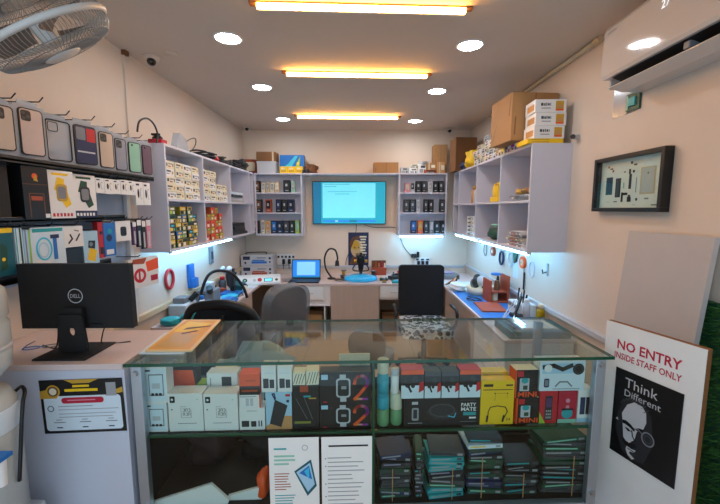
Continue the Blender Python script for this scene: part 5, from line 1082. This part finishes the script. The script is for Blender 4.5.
for k in range(4): MB().cyl((0,-.08+.05*k,.1),(.01,-.075+.05*k,.18+.03*(k%2)),.006,.008,('black','charcoal','grey','black')[k],8).obj('tool', t)
t = thing('tool_tower', 'rust brown tool stand holding bottles on the right desk', 'tool stand', (1.33, 3.55, DZ))
MB().box(-.09,-.1,0,.1,.1,.02,'rust').box(-.09,-.1,.02,-.07,.1,.22,'rust').box(.08,-.1,.02,.1,.1,.26,'rust').box(-.07,-.1,.10,.08,.1,.115,'rust').obj('frame', t, bevel=.002)
MB().cyl((-.02,-.04,.021),(-.02,-.04,.09),.03,.03,'cream').cyl((.04,.04,.021),(.04,.04,.085),.028,.028,'brown').obj('pot', t); MB().cyl((0,-.03,.116),(0,-.03,.21),.028,.02,'brown').cyl((.04,.05,.116),(.04,.05,.24),.022,.012,'charcoal').obj('bottle', t); MB().lathe([(.045,.26),(.05,.275),(.001,.285)],'blue').obj('lid', t)
t = thing('tool_jar', 'cream basket full of black and white tools on the right desk', 'basket', (1.28, 3.85, DZ))
MB().lathe([(.12,0),(.15,.09),(.145,.09),(.11,.01)], 'cream', 24).obj('basket', t)
for k in range(7):
    a = k*.9; MB().ball((.06*math.cos(a),.06*math.sin(a),.11+.02*(k%3)), .045, ('charcoal','light_grey','black','grey')[k%4], (1,1,1.3)).obj('tool', t)
t = thing('brown_tools', 'brown handled tools heaped at the corner of the desks', 'tools', (1.10, 4.35, DZ))
for k in range(5): MB().tube([(-.08+.03*k,-.06,.012+.012*k),(-.0+.02*k,.02,.03+.015*k),(.06,.09-.03*k,.02+.02*k)], .011, ('cardboard','brown','rust','tan','charcoal')[k], 8, curve=3).obj('handle', t)
t = thing('label_maker', 'grey and purple device on the desk in the back right corner', 'device', (1.12, 4.75, DZ)); MB().box(-.16,-.1,0,.16,.12,.06,'grey').obj('body', t, bevel=.01); MB().box(-.12,-.06,.06,.1,.08,.085,'lavender').obj('cover', t, bevel=.008)
bag('white_cloth', 'white crumpled cloth bundle in front of the grey device at the desk corner', 'cloth', (1.09, 4.05, DZ+.004), .16, .22, .07, 'white', seed=80)
bottle('glue_bottle', 'bottle of yellow liquid with white cap by the right wall', 'bottle', (1.44, 2.86, DZ), .032, .15, 'yellow_liquid', 'cream', capfrac=.25)
bottle('clear_bottle', 'clear bottle standing left of the yellow liquid bottle', 'bottle', (1.36, 2.93, DZ+.0035), .028, .17, 'clear_plastic', 'white', capfrac=.15)
bag('yellow_scrap', 'small yellow and black wrapper beside the yellow bottle', 'wrapper', (1.44, 2.76, DZ), .09, .08, .035, 'gold', seed=82)
bag('red_cloth', 'small dark red cloth between the tweezers and dark blue case', 'cloth', (1.27, 2.855, DZ+.004), .12, .06, .03, 'crimson', seed=83)
# things hung on the right wall above the desk
t0 = [(3.83,1.09,'ring','navy','dark blue tape ring hung on the right wall, leftmost of the large ones','tape roll'),(4.33,1.12,'ring','grey','small grey tape ring hung on the right wall nearest the back corner','tape roll'),(4.08,1.13,'disc','rust','rust coloured tape roll hung on the right wall','tape roll'),(3.60,1.10,'ring','light_grey','pale tape ring hung on the right wall right of the dark blue one','tape roll'),(3.14,1.08,'ring','light_grey','light grey wire ring hung on the right wall past the orange roll','tape roll')]
for y, z, st, m, lab, cat in t0:
    t = thing('tape_roll', lab, cat, (XR-.016, y, z))
    if st == 'ring': MB().tube([(0, .05*math.cos(a/20*6.2832), .068*math.sin(a/20*6.2832)) for a in range(20)], .011 if m == 'navy' else .006, m, 8, closed=True).obj('ring', t)
    else: MB().cyl((.015,0,0),(-.012,0,0),.05,.05,m).cyl((-.0121,0,0),(-.014,0,0),.02,.02,'cream').obj('roll', t)
    MB().cyl((.015,0,.062),(-.02,0,.062),.004,.004,'steel',8).obj('hook', t)
t = thing('tape_roll', 'orange tape roll hung on the right wall over the white organiser', 'tape roll', (XR-.001, 3.33, 1.115)); MB().cyl((-.001,0,0),(-.022,0,0),.055,.055,'orange').cyl((-.0221,0,0),(-.024,0,0),.03,.03,'peach').obj('roll', t); MB().cyl((-.024,0,0),(-.04,0,0),.004,.004,'steel',8).obj('hook', t)
t = thing('hanging_cutter', 'black handled cutter hanging below the orange tape roll', 'cutter', (XR-.012, 3.29, 1.0)); MB().box(-.004,-.012,-.13,.004,.012,.03,'black').obj('handle', t, bevel=.003); MB().tube([(0,0,.03),(0,.01,.05),(0,-.005,.06)], .003, 'grey').obj('hook', t)
t = thing('wall_card', 'white card with a dark green gadget hung on the right wall', 'card', (XR-.003, 3.50, 1.0)); MB().box(0,-.06,-.06,.002,.06,.20,'ice').obj('card', t); MB().prism([(-.002,-.05,.18),(-.002,.05,.18),(-.002,.02,.08),(-.002,-.03,.10)], (-.012,0,0), 'dark_green').obj('gadget', t, bevel=.003)
t = thing('wall_hook', 'small black hook alone on the right wall below the shelf corner', 'hook', (XR-.001, 2.90, 1.12)); MB().box(-.01,-.012,-.05,0,.012,.05,'light_grey').obj('plate', t); MB().tube([(-.01,0,-.02),(-.04,0,-.03),(-.045,0,.0)], .005, 'black').obj('hook', t)
t = thing('wall_clip', 'small metal clip on the right wall beside top of the wall shelf', 'clip', (XR-.001, 2.60, 2.09)); MB().cyl((0,0,0),(-.03,0,0),.02,.016,'steel',16).cyl((-.03,0,0),(-.05,-.02,.0),.012,.016,'charcoal',12).obj('body', t)

# ---------------------------------------------------------------- chairs
def star_base(t, h, r=.26, m='black'):
    MB().cyl((0,0,.08),(0,0,h),.028,.024,'charcoal').obj('gas_column', t)
    for k in range(5):
        a = k*2*math.pi/5+.3; c, s = math.cos(a), math.sin(a)
        leg = MB().tube([(0,0,.10),(c*r*.5,s*r*.5,.085),(c*r,s*r,.065)], [.022,.02,.016], m, 8).obj('leg', t)
        MB().cyl((c*r-s*.02,s*r+c*.02,.028),(c*r+s*.02,s*r-c*.02,.028),.028,.028,'black',14).obj('caster', leg)
t = thing('office_chair', 'black armchair with a thick arched top rail and mesh back behind the yellow folder', 'chair', (-.865, 2.47, 0))
t.scale = (.80,.9,1.04)
star_base(t, .42); MB().prism([(a-.24,b-.05-.22,.42) for a,b in rrect(0,0,.48,.44,.09)], (0,0,.08), 'leather_black').obj('seat', t, bevel=.02)
MB().tube([(-.31,-.22,.72),(-.285,-.25,.85),(-.22,-.27,.945),(-.05,-.28,.975),(.1,-.28,.97),(.23,-.27,.925),(.29,-.25,.83),(.31,-.22,.72)], .030, 'leather_black', 12, curve=6).obj('top_rail', t)
mb = MB(); ar = [(-.28,.72),(-.26,.84),(-.2,.925),(-.04,.955),(.1,.95),(.21,.905),(.265,.82),(.28,.72),(.22,.52),(-.22,.52)]
mb.prism([(x,-.245,z) for x,z in ar], (0,.008,0), 'smoke_mesh'); mb.obj('backrest', t)
MB().tube([(0,-.245,.9),(0,-.27,.7),(0,-.20,.47),(0,-.1,.43)], .02, 'black', 8, curve=3).obj('spine', t)
for sx in (-1,1): MB().tube([(sx*.31,-.22,.72),(sx*.31,.05,.70),(sx*.30,.14,.66),(sx*.27,.08,.5)], .02, 'black', 8, curve=4).obj('armrest', t)
t = thing('office_chair', 'grey fabric office chair with a rounded backrest turned sideways beside the drawer', 'chair', (-.80, 3.08, 0), (0,0,.95))
t.scale = (1,1,1.03)
star_base(t, .42); MB().prism([(a-.24,b-.2,.42) for a,b in rrect(0,0,.46,.44,.1)], (0,0,.09), 'grey_fabric').obj('seat', t, bevel=.025)
mb = MB(); mb.prism([(a-.20,-.20,b+.50) for a,b in rrect(0,0,.40,.46,.13,6)], (0,.07,0), 'grey_fabric'); mb.obj('backrest', t, rot=(.10,0,-.0), bevel=.03, seg=3)
mb = MB(); mb.prism([(a-.215,-.222,b+.48) for a,b in rrect(0,0,.43,.50,.13,6)], (0,.105,0), 'wrap_film'); mb.obj('plastic_wrap', t, rot=(.10,0,0), bevel=.02, seg=2)
MB().tube([(0,-.2,.62),(0,-.28,.5),(0,-.1,.43)], .022, 'black', 8, curve=4).obj('spine', t)
for sx in (-1,1): MB().tube([(sx*.24,.1,.45),(sx*.28,.1,.55),(sx*.28,.08,.66),(sx*.28,-.14,.66)], .016, 'black', 8, curve=4).obj('armrest', t)
t = thing('office_chair', 'black square-backed chair with black and white patterned seat facing the shop front', 'chair', (.64, 3.55, 0), (0,0,0))
star_base(t, .40); MB().prism([(a-.24,b-.26,.40) for a,b in rrect(0,0,.48,.48,.06)], (0,0,.085), 'houndstooth').obj('seat', t, bevel=.02)
MB().prism([(a-.235,.22,b+.49) for a,b in rrect(0,0,.47,.53,.035)], (0,.06,0), 'mesh_fabric').obj('backrest', t, bevel=.012)
MB().tube([(0,.29,.7),(0,.31,.5),(0,.1,.39)], .022, 'black', 8, curve=4).obj('spine', t)
for sx in (-1,1): MB().tube([(sx*.24,-.1,.42),(sx*.29,-.1,.5),(sx*.29,-.1,.62),(sx*.29,.15,.62)], .016, 'black', 8, curve=4).obj('armrest', t)
t = thing('low_chair', 'low dark grey chair with a small rounded backrest, seen through the glass top', 'chair', (.10, 2.95, 0), (0,0,-.3))
star_base(t, .34, .22); MB().prism([(a-.17,b-.15,.34) for a,b in rrect(0,0,.34,.34,.1)], (0,0,.07), 'grey_fabric').obj('seat', t, bevel=.02)
MB().prism([(a-.15,-.17,b+.42) for a,b in rrect(0,0,.30,.22,.08)], (0,.05,0), 'grey_fabric').obj('backrest', t, bevel=.02)
flap_box('cardboard_parcel', 'wide brown cardboard box on the floor between the chairs, seen through the glass top', (-.32, 2.72, 0), .42, .34, .30, 'cardboard', .1)
bag('yellow_pouch', 'small yellow pouch on the brown box, seen through the glass top', 'pouch', (-.42, 2.70, .306), .12, .1, .05, 'yellow', seed=90)

# ---------------------------------------------------------------- wall fan, top left
axis = Vector((.25, .155, -.955)).normalized()
axis = (axis - .17*Vector((.6,-.74,-.33)).normalized()).normalized()
axis = Matrix.Rotation(math.radians(17), 3, Vector((.6,-.74,-.33)).normalized()) @ axis
fc = at_y(46, 33, 1.2)
q = axis.to_track_quat('Z', 'Y').to_euler()
t = thing('wall_fan', 'grey wall-mounted cage fan tilted downward at the upper left', 'fan', fc, q)
R_ = .182
MB().tube([(R_*math.cos(a/40*2*math.pi), R_*math.sin(a/40*2*math.pi), 0) for a in range(40)], .010, 'fan_plastic', 8, closed=True).obj('cage_ring', t)
def guard(name, z1, bul, r1, n):
    mb = MB()
    for i in range(n):
        a = 2*math.pi*i/n; c, s = math.cos(a), math.sin(a)
        pts = [(r*c, r*s, z) for r, z in ((R_,0),(R_*.98,z1*.45),(R_*.88,z1*.8),(R_*.65,z1*.95),(r1,z1))]
        mb.tube(pts, .0011, 'fan_wire', 4, caps=False)
    for r, z in ((R_*.9,z1*.76),(R_*.66,z1*.95),(r1,z1)): mb.tube([(r*math.cos(a/36*2*math.pi), r*math.sin(a/36*2*math.pi), z) for a in range(36)], .0014, 'fan_wire', 4, closed=True)
    return mb.obj(name, t)
guard('front_guard', .065, 0, .054, 84); guard('rear_guard', -.085, 0, .06, 84)
MB().lathe([(.056,.062),(.054,.068),(.044,.073),(.001,.075)], 'fan_plastic', 32).obj('badge', t)
for k in range(3):
    a0 = k*2*math.pi/3 + .5; mb = MB(); vs = []; nr, na = 6, 8
    for i in range(nr+1):
        r = .035 + (.165-.035)*i/nr; wdt = math.radians(46 + 34*math.sin(math.pi*min(1, i/nr*.9)))
        for j in range(na+1):
            u = j/na-.5; a = a0 + u*wdt + .35*i/nr; vs.append((r*math.cos(a), r*math.sin(a), -.012 + u*.05*(1-.3*i/nr)))
    m_ = na+1; top_ = [Vector(v)+Vector((0,0,.002)) for v in vs]; nV = len(vs)
    f1 = [(i*m_+j, i*m_+j+1, (i+1)*m_+j+1, (i+1)*m_+j) for i in range(nr) for j in range(na)]
    mb.add([*vs, *top_], [f[::-1] for f in f1] + [tuple(nV+q_ for q_ in f) for f in f1], 'blade_plastic', True)
    mb.obj('blade', t)
MB().cyl((0,0,-.03),(0,0,.028),.036,.026,'fan_plastic').obj('hub', t)
MB().cyl((0,0,-.20),(0,0,-.088),.055,.062,'fan_plastic').obj('motor_housing', t, bevel=.006)
inv = Euler(q).to_matrix().inverted()
wl = [inv @ (Vector(p_)-fc) for p_ in ((fc.x-.05, fc.y-.02, fc.z+.15),(fc.x-.2, fc.y-.02, fc.z+.12),(XL+.05, fc.y, fc.z+.03),(XL+.006, fc.y, fc.z+.03))]
MB().tube(wl, .018, 'fan_plastic', 10).cyl(wl[-1], wl[-1]+(wl[-2]-wl[-1]).normalized()*.025, .06, .05, 'fan_plastic').obj('wall_bracket', t)
cb = [inv @ (Vector(p_)-fc) for p_ in ((XL+.04, 1.15, 2.13),(-1.25, 1.10, 2.19),(-1.05, 1.12, 2.27),(-.93, 1.13, 2.275),(-.90, 1.2, 2.25))]
MB().tube(cb, .008, 'black', 8, curve=6).obj('power_cord', t)

# ---------------------------------------------------------------- air conditioner
t = thing('air_conditioner', 'white split air conditioner with open louvre high on the right wall', 'air conditioner', (XR, 2.055, 2.26))
prof = [(0,.288),(-.16,.288),(-.195,.278),(-.212,.255),(-.215,.03),(-.205,.012),(-.185,.006)]
L = .92
def xz(pts, dy0, dy1, m, mb=None):
    mb = mb or MB(); mb.prism([(x-.001,dy0,z) for x,z in pts], (0,dy1-dy0,0), m); return mb
xz([(0,.288),(-.16,.288),(-.16,.02),(-.12,.005),(-.10,-.035),(0,-.045)][::-1], 0, -L, 'ac_plastic').obj('body', t, bevel=.002)
xz([(-.161,.288),(-.195,.280),(-.210,.258),(-.215,.14),(-.214,.035),(-.205,.018),(-.161,.020)][::-1], 0, -L, 'ac_plastic').obj('front_cover', t, bevel=.003)
xz([(-.19,.0175),(-.161,.0175),(-.122,.003),(-.102,-.034),(-.112,-.038),(-.13,-.005),(-.165,.008)][::-1], -.05, -L+.05, 'black').obj('air_outlet', t)
xz([(-.185,-.028),(-.103,-.048),(-.100,-.044),(-.183,-.022)][::-1], -.02, -L+.03, 'ac_plastic').obj('louvre', t, bevel=.001)
MB().box(-.17,-.012,-.03,-.10,0,.018,'ac_plastic').obj('end_cheek', t, bevel=.004)
for k in (.50,): MB().box(-.185,-k,-.018,-.13,-k+.03,.012,'grey').obj('louvre_clip', t, bevel=.004)
mb = MB(); fr = FR(mb, (-.2165,-.0,.035), (0,-1,0), (0,0,1))
fr.text('27', .40, .15, .034, 'glow_digit', 1, width=.045); fr.rect(.03,.20,.10,.206,'print_grey',1)
for k in range(6): fr.rect(.25+.016*k,.03,.258+.016*k,.040,'print_grey',1)
mb.obj('display', t)
t = thing('clear_cover', 'clear plastic strip hanging on wall below left end of the air conditioner', 'plastic strip', (XR-.001, 2.18, 2.19)); MB().box(-.004,-.10,-.06,0,.08,.10,'clear_plastic').obj('sheet', t)
t = thing('circuit_sensor', 'small green circuit board fixed to the right wall below the air conditioner', 'circuit board', (XR-.001, 2.09, 2.135))
MB().box(-.012,-.05,0,0,.05,.095,'dark_green').obj('board', t, bevel=.002); MB().box(-.02,-.025,.025,-.0121,.025,.07,'teal').obj('chip', t); MB().box(-.016,.03,.01,-.0121,.04,.085,'mint').obj('connector', t)

# ---------------------------------------------------------------- framed parts picture, right wall
t = thing('framed_picture', 'black box frame showing dismantled phone parts on the right wall', 'framed picture', (XR-.001, 2.325, 1.585))
fw, fh, fd, bw = .53, .315, .048, .022
mb = MB()
for a in ((0,0,fw,bw),(0,fh-bw,fw,fh),(0,bw,bw,fh-bw),(fw-bw,bw,fw,fh-bw)): mb.box(-fd,-a[2],a[1],0,-a[0],a[3],'black')
mb.obj('frame', t, bevel=.0015)
mb = MB(); mb.box(-.012,-fw+bw,bw,-.001,-bw,fh-bw,'white'); fr = FR(mb, (-.012,-bw,bw), (0,-1,0), (0,0,1)); w, h = fw-2*bw, fh-2*bw
fr.rect(w*.1,h*.28,w*.22,h*.66,'deep_teal'); fr.rect(w*.12,h*.3,w*.2,h*.64,'navy',2); fr.rect(w*.27,h*.22,w*.36,h*.62,'charcoal'); fr.rect(w*.29,h*.26,w*.33,h*.58,'dark_grey',2)
fr.rect(w*.66,h*.26,w*.87,h*.78,'beige'); fr.rect(w*.68,h*.29,w*.85,h*.76,'light_grey',2); fr.disc(w*.765,h*.66,w*.012,'grey',3)
for x_, y_, ww, hh_, m_ in ((.12,.86,.03,.04,'rust'),(.16,.82,.05,.03,'brown'),(.2,.76,.03,.05,'rust'),(.5,.88,.03,.05,'black'),(.55,.84,.05,.03,'brown'),(.48,.68,.03,.1,'charcoal'),(.49,.38,.04,.3,'charcoal'),(.54,.7,.03,.05,'black'),(.38,.12,.03,.2,'black'),(.38,.26,.1,.05,'black'),(.48,.12,.06,.1,'charcoal'),(.49,.22,.04,.04,'brown'),(.26,.12,.06,.02,'black'),(.61,.14,.03,.05,'charcoal'),(.74,.16,.06,.03,'grey'),(.6,.3,.01,.3,'grey'),(.4,.72,.03,.03,'grey'),(.84,.04,.09,.025,'grey'),(.12,.12,.08,.01,'light_grey'),(.4,.4,.02,.12,'mint'),(.57,.05,.05,.015,'light_grey')):
    fr.rect(w*x_,h*y_,w*(x_+ww),h*(y_+hh_),m_,4)
mb.obj('backing', t)
MB().box(-.040,-fw+bw,bw,-.038,-bw,fh-bw,'pane').obj('glass', t)

# ---------------------------------------------------------------- boards at the right
t = thing('blank_board', 'tall blank white board leaning on the right wall behind the no entry board', 'board', (1.325, 1.995, 0), (0, 0, 0))
mb = MB(); a0_ = Vector((0,0,0)); lean = Vector((.135,0,1.483)); mb.prism([a0_, lean, lean+Vector((0,-.487,0)), Vector((0,-.487,0))], (.022,0,-.002), 'board_grey'); mb.obj('panel', t, bevel=.002)
# no entry board : front face built in local x (width) / z (height), front faces local -y
A = Vector((1.105, 1.60, 0)); B = Vector((1.222, 1.245, 0)); dv = B-A; bwid = dv.length
t = thing('entry_board', 'white plywood board with red NO ENTRY lettering standing beside the display case', 'sign board', A, (0, 0, math.atan2(dv.y, dv.x)))
BH = 1.107
MB().box(0,.004,0,bwid,.030,BH,'plywood').obj('core', t, bevel=.001)
MB().box(0,0,0,bwid,.0038,BH,'white').obj('facing', t)
mb = MB(); fr = FR(mb, (0,0,0), (1,0,0), (0,0,1)); W_ = bwid
def bp(px, py):
    r = ray(px, py); n_ = Vector((dv.y, -dv.x, 0)).normalized(); k = (A-O3).dot(n_)/r.dot(n_); h_ = O3+r*k; return (h_-A).dot(dv.normalized()), h_.z
u0, v0 = bp(618, 338); u1, v1 = bp(682, 369); _, v2 = bp(620, 346)
fr.text('NO ENTRY', (u0+u1)/2, .998, .042, 'crimson', 1, width=u1-u0, bold=.022)
u0b, _ = bp(615, 350); u1b, _ = bp(682, 378)
fr.text('INSIDE STAFF ONLY', (u0b+u1b)/2, .955, .028, 'crimson', 1, width=u1b-u0b, bold=.018)
mb.obj('lettering', t)
p0u, p0v = bp(613, 450); p1u, p1v = bp(614, 363)
q0u, q0v = bp(677, 491); q1u, q1v = bp(682, 396)
pl, pr_ = (p0u+p1u)/2, (q0u+q1u)/2; pb_, pt_ = (p0v+q0v)/2, (p1v+q1v)/2
pw, ph = pr_-pl, pt_-pb_
po = thing('portrait_poster', 'black poster with white chalk lettering and a bearded face in round glasses', 'poster', (0,0,0))
po.location = A + dv.normalized()*pl + Vector((0,0,pb_)) + Vector((dv.y,-dv.x,0)).normalized()*.0025; po.rotation_euler = (0,0,math.atan2(dv.y,dv.x))
mb = MB(); mb.box(0,-.001,0,pw,.0015,ph,'black'); fr = FR(mb, (0,-.001,0), (1,0,0), (0,0,1))
fr.text('Think', pw*.42, ph*.82, ph*.105, 'light_grey', 2, width=pw*.5); fr.text('Different', pw*.45, ph*.715, ph*.075, 'light_grey', 2, width=pw*.55)
X_ = lambda L_: [(pw*a, ph*b) for a, b in L_]
fr.poly(X_([(.07,.30),(.10,.50),(.17,.64),(.30,.72),(.48,.72),(.60,.62),(.64,.48),(.66,.30),(.55,.06),(.34,.02),(.2,.08)]),'charcoal',1)
fr.poly(X_([(.16,.50),(.234,.625),(.34,.688),(.468,.682),(.53,.629),(.545,.525),(.51,.44),(.417,.374),(.40,.30),(.39,.266),(.30,.19),(.234,.20),(.213,.243),(.19,.367)]),'light_grey',2)
fr.poly(X_([(.18,.43),(.24,.44),(.31,.425),(.39,.39),(.38,.36),(.30,.385),(.22,.395),(.185,.39)]),'black',3)
fr.poly(X_([(.22,.36),(.28,.365),(.34,.345),(.28,.33)]),'black',3); fr.poly(X_([(.38,.40),(.45,.43),(.52,.44),(.50,.405),(.42,.385)]),'black',3)
fr.path(X_([(.34,.36),(.36,.30),(.40,.26),(.36,.235)]), pw*.02, 'black', 3)
fr.poly(X_([(.21,.24),(.26,.21),(.32,.205),(.41,.225),(.44,.20),(.36,.165),(.26,.16),(.215,.19)]),'black',3)
fr.poly(X_([(.28,.155),(.36,.15),(.43,.16),(.40,.125),(.34,.115),(.33,.09),(.42,.06),(.38,.035),(.31,.06),(.27,.11)]),'light_grey',3)
fr.path(X_([(.30,.135),(.40,.135)]), pw*.015, 'black', 4)
fr.ring(pw*.587, ph*.357, pw*.10, pw*.022, 'grey', 3, ry=ph*.078); fr.ring(pw*.587, ph*.357, pw*.06, pw*.014, 'dark_grey', 3, ry=ph*.045)
fr.path(X_([(.49,.39),(.44,.41),(.38,.40)]), pw*.014, 'grey', 4); fr.poly(X_([(.07,.40),(.09,.43),(.115,.40)]),'light_grey',3)
for k in range(9): fr.path(X_([(.13+.045*k,.60+.10*math.sin(.35*k+.1)),(.17+.05*k,.655+.09*math.sin(.35*k+.1))]), pw*.012, 'dark_grey', 2)
mb.obj('sheet', po)
# artificial grass on the right wall at the shop front
rr = random.Random(5); mb = MB(); mb.box(-.012,-.75,0,0,.01,1.19,'dark_green')
for i in range(5200):
    y, z = rr.uniform(-.45,.01), rr.uniform(.1,1.19); l = rr.uniform(.015,.035); a = rr.uniform(0,6.28); dx = Vector((-l, math.cos(a)*l*.6, math.sin(a)*l*.6+.004)); wv = Vector((0, math.sin(a), -math.cos(a)))*.0016
    b_ = Vector((-.012, y, z)); mb.add([b_-wv, b_+wv, b_+dx], [(0,1,2)], 'grass')
tag(mb.obj('grass_mat', loc=(XR-.001, 1.555, .02)), 'green artificial grass covering the wall at the right edge behind the boards', 'artificial grass', kind='stuff')
